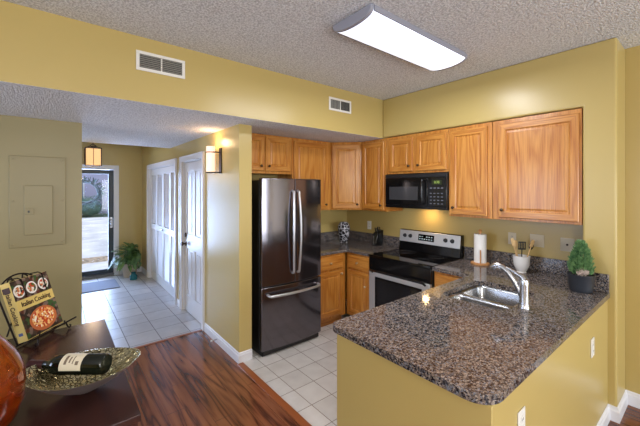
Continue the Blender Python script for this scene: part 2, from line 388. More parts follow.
for x0, x1, z0, z1 in ((-.10, -.03, 0, 2.12), (.90, .965, 0, 2.12), (-.03, .90, 2.05, 2.12)): mb.box(x0, x1, YD - .018, YD + .001, z0, z1)
for x0, x1, z0, z1 in ((-.03, -.015, 0, 2.05), (.885, .90, 0, 2.05), (-.015, .885, 2.035, 2.05)): mb.box(x0, x1, YD, YD + .12, z0, z1)
part(mb, 'casing', M_white, d1, bevel=.002, world=True)
part(MB().box(-.015, .885, YD - .03, YD + .14, 0, .045), 'threshold', mat('aluminium_sill', c(120, 118, 116), .4, .8), d1, bevel=.004, world=True)
mb = MB(); a, b = -.012, .882
for x0, x1, z0, z1 in ((a, a + .07, .05, 2.03), (b - .085, b, .05, 2.03), (a + .07, b - .085, .05, .13), (a + .07, b - .085, 1.95, 2.03)): mb.box(x0, x1, YD + .03, YD + .07, z0, z1)
part(mb, 'door_frame', M_sdoor, d1, bevel=.003, world=True)
part(MB().box(a + .07, b - .085, YD + .048, YD + .052, .13, 1.95), 'glass_pane', M_glass, d1, world=True)
mb = MB().box(b - .06, b - .02, YD + .022, YD + .03, .92, 1.12).tube([(b - .04, YD + .02, 1.09), (b - .05, YD - .02, 1.07), (b - .05, YD - .02, .97), (b - .04, YD + .02, .95)], .007)
part(mb, 'handle', M_chrome, d1, world=True)

# wreath hanging on the storm door
M_twig = mat('dry_twig', c(66, 74, 72), .8); M_wleaf = mat('eucalyptus_leaf', c(70, 88, 84), .7)
wr = thing('wreath', 'round grapevine wreath with loose leaves hanging in the glass entry door', 'wreath', (.44, YD + .105, 1.60))
mb = MB(); 
for j in range(7):
    ph = random.random() * 6; pts = []
    for i in range(33):
        a = i / 32 * 2 * math.pi; rr = .205 + .022 * math.sin(3 * a + ph); pts.append((rr * math.cos(a), .012 * math.cos(5 * a + ph), rr * math.sin(a)))
    mb.tube(pts, .009, 5)
part(mb, 'vine_ring', M_twig, wr, smooth=True)
def leaf(mb, p, d, L, W, up=None, fold=.15):
    d = Vector(d).normalized(); p = Vector(p); a = Vector(up) if up else Vector((0, 0, 1))
    s = d.cross(a); s = s.normalized() if s.length > .01 else Vector((1, 0, 0)); n = s.cross(d)
    q = [p, p + d*L*.35 + s*W/2 + n*fold*W, p + d*L*.75 + s*W*.35 - n*L*.05, p + d*L - n*L*.18, p + d*L*.75 - s*W*.35 - n*L*.05, p + d*L*.35 - s*W/2 + n*fold*W, p + d*L*.4, p + d*L*.75 - n*L*.07]
    v = [mb.bm.verts.new(x) for x in q]
    for f in ((0, 1, 6), (0, 6, 5), (1, 2, 7, 6), (5, 6, 7, 4), (2, 3, 7), (4, 7, 3)): mb.face([v[i] for i in f])
mb = MB()
for i in range(95):
    a = random.random() * 2 * math.pi; rr = .20 + random.uniform(-.02, .03); dd = (math.cos(a + random.uniform(-.3, 1.0)), random.uniform(-.15, .1), math.sin(a + random.uniform(-.3, 1.0)))
    leaf(mb, (rr * math.cos(a), -.005, rr * math.sin(a)), dd, .12, .018, (0, 1, 0))
part(mb, 'leaves', M_wleaf, wr)

# ------------------------------------------------------------------ outdoors beyond the entry door
M_conc = mat('pale_concrete', c(190, 192, 200), .9); k = N(M_conc); n = k.noise(k.coords(), 1.2, 5); k.base(k.ramp(n.outputs[0], [(.35, c(168, 172, 184)), (.65, c(206, 208, 214))]))
M_soil = mat('mulch_bed', c(120, 104, 92), .95); k = N(M_soil); n = k.noise(k.coords(), 14, 5); k.base(k.ramp(n.outputs[0], [(.4, c(84, 76, 66)), (.6, c(176, 158, 140))]))
M_grass = mat('lawn', c(112, 130, 104), .95)
M_siding = mat('lilac_render', c(176, 172, 200), .9); M_bush = mat('hedge_leaf', c(98, 128, 118), .8)
struct('porch_slab', MB().box(-1.5, 3, YD + .12, 9.0, -.12, -.01), M_conc)
struct('ground', MB().box(-14, 16, 9.0, 40, -.4, -.16), M_grass)
struct('driveway', MB().box(-14, 16, 11.0, 25, -.158, -.13), M_conc)
struct('garden_bed', MB().box(-6, 6, 9.05, 10.2, -.158, -.09), M_soil)
struct('path', MB().box(-6, 6, 10.25, 10.95, -.158, -.12), M_conc)
hs = thing('neighbour_house', 'pinkish rendered house with pale window across the driveway outside', 'house', (2.0, 29, -.16))
part(MB().box(-6, 6, 0, 4, 0, 4.2), 'wall', M_siding, hs)
mb = MB(); mb.rings([[(x, y, z) for x in (-6.4, 6.4)] + [] for y, z in ((-.5, 4.15), (2, 5.6), (4.5, 4.15))], False, False, closed=False)
mb.rings([[(-6.4, -.5, 4.2), (-6.4, 2, 5.6), (-6.4, 4.5, 4.2)], [(6.4, -.5, 4.2), (6.4, 2, 5.6), (6.4, 4.5, 4.2)]])
part(mb, 'roof', mat('roof_shingle', c(110, 104, 108), .9), hs)
for x in (-4.2, -.9, 1.9):
    wf = part(MB().box(x - .55, x + .55, -.06, -.001, 1.0, 2.5), 'window', M_white, hs); part(MB().box(x - .47, x + .47, -.075, -.062, 1.08, 2.42), 'pane', mat('far_window_glass', c(110, 125, 150), .1), wf)
part(MB().box(-2.7, -1.8, -.05, -.001, 0, 2.2), 'front_door', mat('far_door_paint', c(84, 96, 112), .5), hs)
def bush(name, label, loc, r, n, group=None, sq=1):
    t = thing(name, label, 'shrub', loc, group=group); mb = MB()
    for i in range(n):
        a = random.random() * 2 * math.pi; z = random.random(); rr = r * math.sqrt(max(0, 1 - (z - .15) ** 2)) * random.uniform(.8, 1)
        d = Vector((math.cos(a), math.sin(a), random.uniform(-.2, 1))); leaf(mb, (rr * math.cos(a), rr * math.sin(a), z * r * 1.5 * sq), d, .16, .09)
    part(mb, 'foliage', M_bush, t); part(MB().tube([(0, 0, 0), (.02, 0, r)], .03, 6), 'stem', M_twig, t)
    mb = MB().sphere(0, 0, r * .68 * sq, r * .85, r * .85, r * .66 * sq); part(mb, 'inner_growth', M_bush, t, smooth=True)
G = 'clipped shrubs across the driveway'
bush('shrub', 'rounded green shrub furthest left of those across the driveway', (-.6, 26.6, -.16), .9, 500, G)
bush('shrub', 'rounded green shrub in the middle across the driveway, seen through the entry door', (1.7, 26.4, -.16), .9, 500, G)
bush('shrub', 'low green shrub furthest right across the driveway', (3.9, 26.6, -.16), .8, 400, G)

# ------------------------------------------------------------------ cabinets
def ringrect(x0, x1, z0, z1, i, y): return [(x0+i, y, z0+i), (x1-i, y, z0+i), (x1-i, y, z1-i), (x0+i, y, z1-i)]
def panel_front(x0, x1, z0, z1, fw=.056, drawer=False):
    mb = MB(); yb, yf = -.0015, -.021
    seq = [(0, yb), (0, yf + .005), (.005, yf)]
    if not drawer: seq += [(fw, yf), (fw + .009, yf + .009), (fw + .016, yf + .009), (fw + .030, yf + .005)]
    rs = [[mb.bm.verts.new(p) for p in ringrect(x0, x1, z0, z1, i, y)] for i, y in seq]
    for q, (a, b) in enumerate(zip(rs, rs[1:])):
        for i in range(4):
            j = (i + 1) % 4; mb.mi = 1 if (i in (0, 2) and q in (1, 2) and not drawer) else 0; mb.face((a[i], a[j], b[j], b[i]))
    mb.mi = 1 if drawer else 0; mb.face(rs[-1]); mb.face(rs[0][::-1]); return mb
def knob_mb(x, z, s=1):
    mb = MB(); prof = [(.009, 0), (.006, .004), (.005, .012), (.011, .016), (.0145, .022), (.012, .028), (.003, .031)]
    mb.rings([[(x + r*s*math.cos(2*math.pi*i/16), -.0205 - d*s, z + r*s*math.sin(2*math.pi*i/16)) for i in range(16)] for r, d in prof]); return mb
def cabinet(name, label, loc, rz, W, H, D, fronts, group, toe=0, top=True, kmat=None, extra=None):
    t = thing(name, label, 'cabinet', loc, rz, group)
    mb = MB(); mb.box(0, W, 0, .019, toe, H); mb.box(0, .016, .019, D, toe, H); mb.box(W - .016, W, .019, D, toe, H); mb.box(.016, W - .016, D - .008, D, toe, H); mb.box(.016, W - .016, .019, D - .008, toe, toe + .016)
    if top: mb.box(.016, W - .016, .019, D - .008, H - .016, H)
    part(mb, 'body', M_oak, t, bevel=.0015)
    if toe: part(MB().box(.0, W, .07, .085, 0, toe), 'toe_kick', M_oakh, t)
    for kind, x0, x1, z0, z1, kx, kz in fronts:
        o = part(panel_front(x0, x1, z0, z1, drawer=(kind == 'drawer')), kind, OAK, t)
        if kx is not None: part(knob_mb(kx, kz), 'knob', M_knob if kmat is None else kmat, o, smooth=True)
    return t
XF = XS - .004
ZU = 1.389; HU = ZL - ZU - .004
UG = 'oak wall cabinets'
# on the range wall (viewer's left to right)
cabinet('wall_cabinet', 'narrow tall oak wall cabinet between the angled corner cabinet and the microwave', (XF + .012, 2.985, ZU), -90, .415, HU, .316, [('door', .022, .385, .02, HU - .035, .345, .075)], UG)
cabinet('wall_cabinet', 'short two-door oak wall cabinet directly above the black microwave', (XF + .012, 2.566, 1.842), -90, .802, ZL - 1.842 - .004, .316,
        [('door', .045, .375, .025, .405, .335, .085), ('door', .420, .785, .025, .405, .458, .085)], UG)
cabinet('wall_cabinet', 'tall single-door oak wall cabinet just right of the microwave', (XF + .012, 1.760, ZU), -90, .425, HU, .316, [('door', .018, .385, .022, HU - .035, .058, .09)], UG)
cabinet('wall_cabinet', 'largest oak wall cabinet with one wide door, above the paper towels and utensils', (XF + .012, 1.331, ZU), -90, .655, HU, .316, [('door', .055, .640, .022, HU - .035, .090, .09)], UG)
# over the fridge and beside it
cabinet('wall_cabinet', 'short two-door oak cabinet above the refrigerator', (1.503, 3.27, 1.84), 0, .712, ZL - 1.84 - .004, .328, [('door', .01, .335, .03, .425, .285, .085), ('door', .345, .690, .03, .425, .385, .085)], UG)
cabinet('wall_cabinet', 'tall oak wall cabinet partly behind the refrigerator, left of the angled corner cabinet', (2.218, 3.27, ZU), 0, .622, HU, .328, [('door', .022, .555, .02, HU - .035, .515, .075)], UG)
# angled corner wall cabinet
A_, B_ = Vector((2.843, 3.268)), Vector((3.127, 2.988)); L_ = (B_ - A_).length; ang = math.degrees(math.atan2(B_.y - A_.y, B_.x - A_.x))
t = thing('corner_cabinet', 'angled oak corner wall cabinet above the patterned vase', 'cabinet', (A_.x, A_.y, ZU), ang, UG)
inv = Matrix.Rotation(-R(ang), 4, 'Z') @ Matrix.Translation((-A_.x, -A_.y, 0))
mb = MB().prism([(A_.x + .001, A_.y), (B_.x, B_.y + .001), (XB - .002, B_.y + .001), (XB - .002, YB - .002), (A_.x + .001, YB - .002)], 0, HU, inv); part(mb, 'body', M_oak, t, bevel=.0015)
o = part(panel_front(.015, L_ - .02, .02, HU - .035), 'door', OAK, t); part(knob_mb(L_ - .055, .075), 'knob', M_knob, o, smooth=True)

BG = 'oak base cabinets'
HB = .878
M_brassk = mat('brushed_brass_knob', c(196, 176, 140), .3, 1)
cabinet('base_cabinet', 'oak base cabinet with one drawer and door beside the refrigerator', (2.352, 2.975, 0), 0, .472, HB, .62, [('drawer', .018, .415, .70, .855, .205, .775), ('door', .018, .415, .135, .675, .38, .63)], BG, toe=.1, top=False, kmat=M_brassk)
cabinet('base_cabinet', 'narrow oak base cabinet with drawer and door between the corner and the stove', (2.845, 2.974, 0), -90, .402, HB, .60, [('drawer', .045, .390, .70, .855, .21, .775), ('door', .045, .390, .135, .675, .345, .52)], BG, toe=.1, top=False, kmat=M_brassk)
cabinet('base_cabinet', 'oak base cabinet just right of the stove, half hidden by the peninsula', (2.845, 1.752, 0), -90, .36, HB, .60, [('drawer', .02, .34, .70, .855, .18, .775), ('door', .02, .34, .135, .675, .06, .62)], BG, toe=.1, top=False, kmat=M_brassk)
cabinet('base_cabinet', 'long oak sink base cabinet under the peninsula counter, behind the half wall', (2.84, 1.352, 0), 180, 1.525, HB, .73,
        [('door', .10, .52, .135, .84, .48, .78), ('door', .53, .95, .135, .84, .57, .78), ('door', .97, 1.48, .135, .84, 1.01, .78)], BG, toe=.1, top=False, kmat=M_brassk)

# ------------------------------------------------------------------ countertop (one continuous L + peninsula), backsplash strips
ct = thing('countertop', 'speckled brown and grey granite worktop on the peninsula, reaching back right of the stove', 'countertop', (2.2, .95, .88))
yI, yO, xE = 1.387, .512, 1.188
outer = []
def arc(cx, cy, r, a0, a1, n=8): return [(cx + r*math.cos(R(a0 + (a1-a0)*i/n)), cy + r*math.sin(R(a0 + (a1-a0)*i/n))) for i in range(n+1)]
outer += [(XS - .002, yO)] ; outer += [(XS - .002, .673), (XB - .002, .673), (XB - .002, 1.757), (2.818, 1.757), (2.818, yI + .02)]
outer += [(2.80, yI)]
outer += arc(xE + .06, yI - .06, .06, 90, 180) + arc(xE + .10, yO + .10, .10, 180, 270)
hole = rrect(2.135, 2.715, .845, 1.275, .07)
part(MB().plate(outer, [hole], .8785, .915), 'worktop', M_granite, ct, bevel=.012, world=True, seg=4)
part(MB().box(XB - .022, XB - .001, .675, 1.756, .9155, 1.045), 'backsplash', M_granite, ct, bevel=.002, world=True)
part(MB().box(XS - .022, XS - .001, yO + .003, .69, .9155, 1.045), 'backsplash', M_granite, ct, bevel=.002, world=True)
c2 = thing('countertop', 'grey granite corner worktop between the refrigerator and the stove', 'countertop', (3.1, 3.2, .88))
part(MB().plate([(2.352, 2.945), (2.80, 2.945), (2.818, 2.925), (2.818, 2.570), (XB - .002, 2.570), (XB - .002, YB - .002), (2.352, YB - .002)], [], .8785, .915), 'worktop', M_granite, c2, bevel=.01, world=True, seg=3)
part(MB().box(XB - .022, XB - .001, 2.571, YB - .003, .9155, 1.045), 'backsplash', M_granite, c2, bevel=.002, world=True)
part(MB().box(2.355, XB - .023, YB - .022, YB - .001, .9155, 1.045), 'backsplash', M_granite, c2, bevel=.002, world=True)

# sink
sk = thing('sink', 'undermounted stainless steel double bowl sink in the peninsula worktop', 'sink', (2.425, 1.06, .69))
b1 = (2.140, 2.355, .850, 1.270); b2 = (2.385, 2.710, .850, 1.270)
mb = MB().plate(rrect(2.115, 2.735, .825, 1.295, .07), [rrect(*b1, .06), rrect(*b2, .06)], .8735, .8775)
part(mb, 'rim', M_sink, sk, world=True, bevel=.001)
for b, dep in ((b1, .15), (b2, .20)):
    mb = MB(); x0, x1, y0, y1 = b; rs = []
    for ins, z in ((0, .8745), (.006, .86), (.012, .875 - dep + .04), (.022, .875 - dep + .015), (.045, .875 - dep)):
        rs.append([(x, y, z) for x, y in rrect(x0 + ins, x1 - ins, y0 + ins, y1 - ins, .06)])
    mb.rings(rs, cap0=False)
    o = part(mb, 'bowl', M_sink, sk, world=True, smooth=True)
    so = o.modifiers.new('s', 'SOLIDIFY'); so.thickness = .0015
    mb = MB().lathe([(.042, 0), (.042, .003), (.03, .004), (.026, .001), (.003, .001)], (x0 + x1)/2, (y0 + y1)/2, .8755 - dep, 24); part(mb, 'drain', M_chrome, o, world=True, smooth=True)

# faucet
fc = thing('faucet', 'brushed nickel single-lever faucet standing behind the sink', 'faucet', (2.29, .785, .9155))
mb = MB().lathe([(.034, 0), (.035, .006), (.031, .014), (.0285, .03), (.027, .14), (.028, .165), (.024, .180)], 0, 0, 0, 28)
part(mb, 'body', M_chrome, fc, smooth=True)
pts = [(0, .012, .075), (0, .03, .115), (-.002, .058, .165), (-.004, .09, .208), (-.006, .125, .236), (-.008, .158, .244), (-.009, .18, .235), (-.009, .190, .220)]
part(MB().tube(pts, [.018, .0185, .018, .0175, .018, .019, .020, .018], 16), 'spout', M_chrome, fc, smooth=True)
pts = [(0, 0, .178), (0, .012, .196), (-.001, .045, .212), (-.002, .085, .232), (-.003, .105, .238)]
part(MB().tube(pts, [.019, .017, .010, .008, .005], 12), 'lever', M_chrome, fc, smooth=True)

# ------------------------------------------------------------------ refrigerator
FX0, FW, FY = 1.573, .752, 2.834
fr = thing('refrigerator', 'dark stainless french door refrigerator with bottom freezer drawer', 'refrigerator', (FX0, FY, 0))
part(MB().box(0.004, FW - .004, .065, .420, .045, 1.755), 'cabinet_body', M_blackm, fr, bevel=.004)
part(MB().box(.02, FW - .02, .04, .40, .0, .044).box(.03, FW - .03, .02, .05, .012, .06), 'base_grille', M_blackm, fr)
for x in (.03, FW - .11): part(MB().box(x, x + .08, .03, .12, 1.756, 1.775), 'hinge_cover', M_blackm, fr, bevel=.004)
def bow(x): return -.030 * (1 - ((x - FW/2) / (FW/2)) ** 2)
def bowed(x0, x1, z0, z1):
    mb = MB(); n = 14; f = [(x0 + (x1-x0)*i/n, .012 + bow(x0 + (x1-x0)*i/n)) for i in range(n+1)]
    mb.prism(f + [(x1, .058), (x0, .058)], z0, z1); return mb
for s, (a, b) in enumerate(((0, FW/2 - .002), (FW/2 + .002, FW))):
    d = part(bowed(a, b, .695, 1.772), 'door', M_fridge, fr, bevel=.006, seg=3)
    hx = FW/2 + (-.045 if s == 0 else .045); sg = -1 if s == 0 else 1
    pts = [(hx - sg*.012, -.018, 1.645), (hx - sg*.012, -.048, 1.635)] + [(hx - sg*.012 + sg*.012*math.sin(math.pi*i/10), -.050 - .018*math.sin(math.pi*i/10), 1.62 - .80*i/10) for i in range(11)] + [(hx - sg*.012, -.048, .805), (hx - sg*.012, -.018, .795)]
    part(MB().tube(pts, .0125, 12), 'handle', M_handle, d, smooth=True)
d = part(bowed(0, FW, .062, .685), 'freezer_drawer', M_fridge, fr, bevel=.006, seg=3)
pts = [(.06, 0, .615), (.06, -.035, .612)] + [(.07 + (FW - .14)*i/12, bow(.07 + (FW - .14)*i/12) - .040 - .01*math.sin(math.pi*i/12), .607) for i in range(13)] + [(FW - .06, -.035, .612), (FW - .06, 0, .615)]
part(MB().tube(pts, .0135, 12), 'handle', M_handle, d, smooth=True)

# ------------------------------------------------------------------ stove (local: x = viewer's left to right, front at y=0)
st = thing('stove', 'stainless steel and black freestanding electric stove', 'stove', (2.805, 2.560, 0), -90)
SW, SD = .796, .642
part(MB().box(0, SW, .03, SD, .06, .895), 'body', M_blackm, st, bevel=.003)
part(MB().box(.03, SW - .03, .06, .5, 0, .06), 'base', M_blackm, st)
part(MB().box(-.003, SW + .003, -.012, SD, .8955, .919), 'cooktop', M_bglass, st, bevel=.006, seg=3)
M_ring = mat('burner_ring_print', c(88, 88, 90), .15)
for x, y, r in ((.20, .17, .085), (.59, .17, .11), (.20, .43, .105), (.59, .43, .08)):
    mb = MB()
    for q in (r, r * .62): mb.rings([[((x + rr*math.cos(2*math.pi*i/40)), y + rr*math.sin(2*math.pi*i/40), .9193 + dz) for i in range(40)] for rr, dz in ((q - .003, 0), (q - .003, .0004), (q, .0004), (q, 0))], False, False)
    part(mb, 'burner', M_ring, st)
part(MB().box(0, SW, .0, .028, .745, .893), 'front_band', M_black, st, bevel=.006)
dr = part(MB().box(.004, SW - .004, -.006, .028, .235, .741), 'oven_door', M_steel, st, bevel=.006)
part(MB().box(.12, SW - .12, -.0105, -.0065, .335, .655), 'oven_window', M_window, dr, bevel=.002)
part(MB().box(.095, SW - .095, -.0085, -.0066, .31, .68), 'window_frame', M_black, dr, bevel=.001)
mb = MB().tube([(.06, -.008, .725), (.06, -.045, .75), (.10, -.055, .755), (SW - .10, -.055, .755), (SW - .06, -.045, .75), (SW - .06, -.008, .725)], .012, 12); part(mb, 'handle', M_black, dr, smooth=True)
part(MB().box(.004, SW - .004, -.006, .028, .065, .225), 'storage_drawer', M_steel, st, bevel=.006)
# backguard, tilted face
mb = MB(); pr_ = [(SD - .095, .9195), (SD - .062, 1.165), (SD, 1.165), (SD, .9195)]
mb.rings([[(x, y, z) for y, z in pr_] for x in (0, SW)]); bk = part(mb, 'backguard', M_black, st, bevel=.006)
n_ = Vector((0, -(1.165 - .9195), .033)).normalized(); ctr = Vector((SW/2, SD - .0727, 1.088)); ex = Vector((1, 0, 0)); ez = Vector((0, .033, .2455)).normalized()
MF = Matrix(((ex.x, ez.x, n_.x, ctr.x), (ex.y, ez.y, n_.y, ctr.y), (ex.z, ez.z, n_.z, ctr.z), (0, 0, 0, 1)))
part(MB().box(-SW/2 + .004, SW/2 - .004, -.068, .072, .0005, .006, MF), 'control_panel', M_steel, bk, bevel=.003)
part(MB().box(-.125, .085, -.034, .040, .006, .008, MF), 'display', M_bglass, bk, bevel=.002)
M_seg = emit('display_digits', (170, 190, 196), .5); mb = MB()
for i in range(6):
    for j in range(2):
        if (i, j) != (2, 1): mb.box(-.11 + i*.031, -.11 + i*.031 + .016, -.018 + j*.028, -.009 + j*.028, .008, .0085, MF)
part(mb, 'display_marks', M_seg, bk)
for x in (-.315, -.235, .225, .305):
    mb = MB(); mb.rings([[MF @ Vector((x + r*math.cos(2*math.pi*i/20), .005 + r*math.sin(2*math.pi*i/20), d)) for i in range(20)] for r, d in ((.024, .0062), (.023, .012), (.018, .026), (.016, .028))])
    mb.box(x - .003, x + .003, -.012, .022, .028, .031, MF); part(mb, 'knob', M_blackm, bk, smooth=True)

# microwave
mw = thing('microwave', 'black over-the-range microwave above the stove', 'microwave', (3.098, 2.562, 1.446), -90); MW, MH = .798, .390
part(MB().box(0, MW, .012, .345, 0, MH), 'body', M_blackm, mw, bevel=.004)
dd = part(MB().box(.003, .575, -.008, .0115, .035, MH - .045), 'door', M_black, mw, bevel=.006)
part(MB().box(.065, .455, -.0095, -.0082, .095, .245), 'window', mat('microwave_window', c(64, 64, 66), .12), dd, bevel=.002)
part(MB().tube([(.53, -.008, .06), (.53, -.04, .065), (.53, -.046, .10), (.53, -.046, .28), (.53, -.04, .315), (.53, -.008, .32)], .011, 10), 'handle', M_black, dd, smooth=True)
cp = part(MB().box(.579, MW - .003, -.008, .0115, .035, MH - .045), 'control_panel', M_black, mw, bevel=.004)
part(MB().box(.63, .745, -.0095, -.0082, .265, .315), 'display', mat('display_window', c(40, 48, 26), .2), cp)
o = text_mesh('8:30', .036, emit('green_digits', (150, 178, 80), .35), 'digits', cp, Matrix.Translation((.687, -.0098, .290)) @ Matrix.Rotation(R(90), 4, 'X'))
M_btn = mat('button_print', c(96, 98, 106), .5)
for i in range(4): part(MB().box(.608 + i*.042, .608 + i*.042 + .026, -.0092, -.0082, .222, .236), 'button', M_btn, cp)
for j in range(4):
    for i in range(4): part(MB().box(.606 + i*.043, .606 + i*.043 + .022, -.0092, -.0082, .06 + j*.036, .070 + j*.036), 'button', M_btn, cp)
part(MB().box(.003, MW - .003, -.006, .0115, MH - .042, MH - .002), 'top_grille', M_blackm, mw, bevel=.002)
part(MB().box(.003, MW - .003, -.006, .0115, .002, .032), 'bottom_rail', M_black, mw, bevel=.002)
lo = lamp('AREA', 'hood_light', (3.33, 2.16, 1.438), 1.6, (1, .66, .32), (0, 0, 0), shape='RECTANGLE', size=.05, size_y=.06)

# ------------------------------------------------------------------ ceiling light
cl = thing('ceiling_light', 'long white fluorescent ceiling light with curved diffuser and grey end cap', 'ceiling light', (1.99, 1.465, ZC - .001))
LX0, LX1, HWd = -.555, .60, .165
mb = MB().box(LX0 + .01, LX1 - .01, -HWd + .01, HWd - .01, -.028, 0)
part(mb, 'housing', mat('white_enamel', c(225, 225, 230), .4), cl, bevel=.003)
M_diff = emit('lit_acrylic_diffuser', (232, 238, 255), 1.35)
def lens(x0, x1, k=1, d=.060, zt=-.012):
    n = 16; p = [(-HWd*k*math.cos(math.pi*i/n), zt - (d*k)*math.sin(math.pi*i/n)**.6) for i in range(n+1)]
    m = MB(); m.rings([[(x, y, z) for y, z in p] for x in (x0, x1)]); return m
part(lens(LX0 + .03, LX1 - .03), 'diffuser', M_diff, cl, smooth=True)
M_cap = mat('grey_end_cap', c(150, 152, 165), .4)
part(lens(LX0, LX0 + .029, 1.03, .066, -.004), 'end_cap', M_cap, cl, bevel=.003)
part(lens(LX1 - .029, LX1, 1.03, .066, -.004), 'end_cap', M_cap, cl, bevel=.003)
mb = MB()
for s in (-1, 1): mb.box(LX0 + .03, LX1 - .03, s*HWd*1.03 - .004, s*HWd*1.03 + .004, -.036, -.002)
part(mb, 'side_rail', M_cap, cl)
lamp('AREA', 'fluorescent_tubes', (1.975, 1.44, ZC - .10), 34, (.93, .95, 1), (0, 0, 0), shape='RECTANGLE', size=1.05, size_y=.28)

# air vents
M_vdark = mat('vent_dark', c(60, 60, 58), .7)
def vent(label, x0, x1, z0, z1, nv):
    t = thing('air_vent', label, 'vent', ((x0+x1)/2, YS, z0), group='supply vents on the header wall'); W = x1 - x0; H = z1 - z0; y = -.001
    mb = MB(); b = .022
    mb.box(-W/2, W/2, y - .008, y, 0, b).box(-W/2, W/2, y - .008, y, H - b, H).box(-W/2, -W/2 + b, y - .008, y, b, H - b).box(W/2 - b, W/2, y - .008, y, b, H - b); mb.box(-.005, .005, y - .007, y, b, H - b)
    part(mb, 'frame', M_plastic, t, bevel=.002)
    part(MB().box(-W/2 + b, W/2 - b, y - .002, y, b, H - b), 'duct_opening', M_vdark, t)
    mb = MB()
    if nv == 'v':
        n = 14
        for i in range(n):
            x = -W/2 + b + (W - 2*b)*(i + .5)/n; Mx = Matrix.Translation((x, y - .004, 0)) @ Matrix.Rotation(R(40 if x < 0 else -40), 4, 'Z'); mb.box(-.001, .001, -.005, .003, b, H - b, Mx)
    else:
        for i in range(7):
            z = b + (H - 2*b)*(i + .5)/7; Mx = Matrix.Translation((0, y - .004, z)) @ Matrix.Rotation(R(-35), 4, 'X'); mb.box(-W/2 + b, W/2 - b, -.005, .003, -.001, .001, Mx)
    part(mb, 'louvers', mat('vent_louver', c(150, 148, 140), .5), t)
vent('white air vent on the left part of the header wall, above the hallway', .447, .782, 2.515, 2.655, 'h')
vent('white air vent nearer the kitchen corner, above the refrigerator', 2.251, 2.577, 2.505, 2.645, 'v')

# electrical panel
ep = thing('electrical_panel', 'breaker panel cover painted the same olive as the wall', 'electrical panel', (-.112, 3.811, 1.16))
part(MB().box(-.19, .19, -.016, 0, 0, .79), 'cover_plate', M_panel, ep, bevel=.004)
dr = part(MB().box(-.095, .098, -.028, -.0165, .105, .535), 'door', M_panel, ep, bevel=.004)
part(MB().box(-.09, -.03, -.036, -.0285, .285, .335), 'latch', M_panel, dr, bevel=.002)
part(MB().box(-.07, -.058, -.040, -.0365, .30, .318), 'latch_button', M_blackm, dr)
for x, z in ((-.165, .03), (.165, .03), (-.165, .76), (.165, .76), (-.165, .40), (.165, .40)):
    mb = MB(); mb.rings([[(x + r*math.cos(2*math.pi*i/12), -d, z + r*math.sin(2*math.pi*i/12)) for i in range(12)] for r, d in ((.009, .0165), (.008, .020), (.002, .021))]); part(mb, 'screw', M_panel, ep, smooth=True)

# wall sconce
M_shade = emit('lit_frosted_glass', (255, 214, 186), 1.15)
ws = thing('wall_sconce', 'lit wall sconce with frosted glass cylinder shade on the hall wall', 'wall lamp', (XH, 3.42, 1.83))
part(MB().box(-.010, -.001, -.095, -.035, .0, .27), 'back_plate', M_bronze, ws, bevel=.002)
mb = MB().box(-.09, -.010, -.075, -.055, .004, .016).lathe([(.048, .004), (.050, .016), (.01, .018)], -.085, 0, 0, 24)
part(mb, 'arm', M_bronze, ws, bevel=.001)
mb = MB(); mb.rings([[(-.085 + q*math.cos(2*math.pi*i/28), q*math.sin(2*math.pi*i/28), z) for i in range(28)] for q, z in ((.0465, .218), (.049, .218), (.049, .228), (.0465, .228), (.0465, .218))], False, False); mb.box(-.085, -.010, -.07, -.06, .218, .228)
part(mb, 'shade_band', M_bronze, ws)
part(MB().lathe([(.0455, .0185), (.0455, .285), (.042, .285), (.042, .03), (.002, .028)], -.085, 0, 0, 28), 'lamp_shade', M_shade, ws, smooth=True)
lamp('POINT', 'sconce_bulb', (XH - .085, 3.42, 2.17), 2.6, (1, .66, .36), shadow_soft_size=.045)

# hanging lantern
ln = thing('hanging_lantern', 'lit amber glass lantern hanging from the foyer ceiling before the door', 'pendant light', (.417, 5.6, 1.985))
M_lan = emit('lit_amber_glass', (236, 190, 128), 1.0)
part(MB().box(-.085, .085, -.085, .085, .015, .245), 'glass_shade', M_lan, ln, bevel=.003)
mb = MB(); s = .092
for x in (-s, s):
    for y in (-s, s): mb.box(x - .005, x + .005, y - .005, y + .005, 0, .255)
for z in (.004, .248):
    mb.box(-s, s, -s - .004, -s + .004, z, z + .01).box(-s, s, s - .004, s + .004, z, z + .01).box(-s - .004, -s + .004, -s, s, z, z + .01).box(s - .004, s + .004, -s, s, z, z + .01)
for y in (-s, s): mb.box(-.003, .003, y - .003, y + .003, 0, .255)
for x in (-s, s): mb.box(x - .003, x + .003, -.003, .003, 0, .255)
part(mb, 'frame', M_bronze, ln)
mb = MB().box(-.03, .03, -.03, .03, .262, .285)
for sx_ in (-1, 1):
    for sy_ in (-1, 1): mb.tube([(sx_*s, sy_*s, .255), (sx_*.05, sy_*.05, .272), (sx_*.01, sy_*.01, .31)], .004, 6)
mb.tube([(0, 0, .28), (0, 0, .60)], .005, 8); mb.lathe([(.055, 0), (.055, .012), (.02, .013)], 0, 0, .6005)
part(mb, 'hanger', M_bronze, ln)
lamp('POINT', 'lantern_bulb', (.417, 5.6, 1.90), 7, (1, .70, .40), shadow_soft_size=.08)

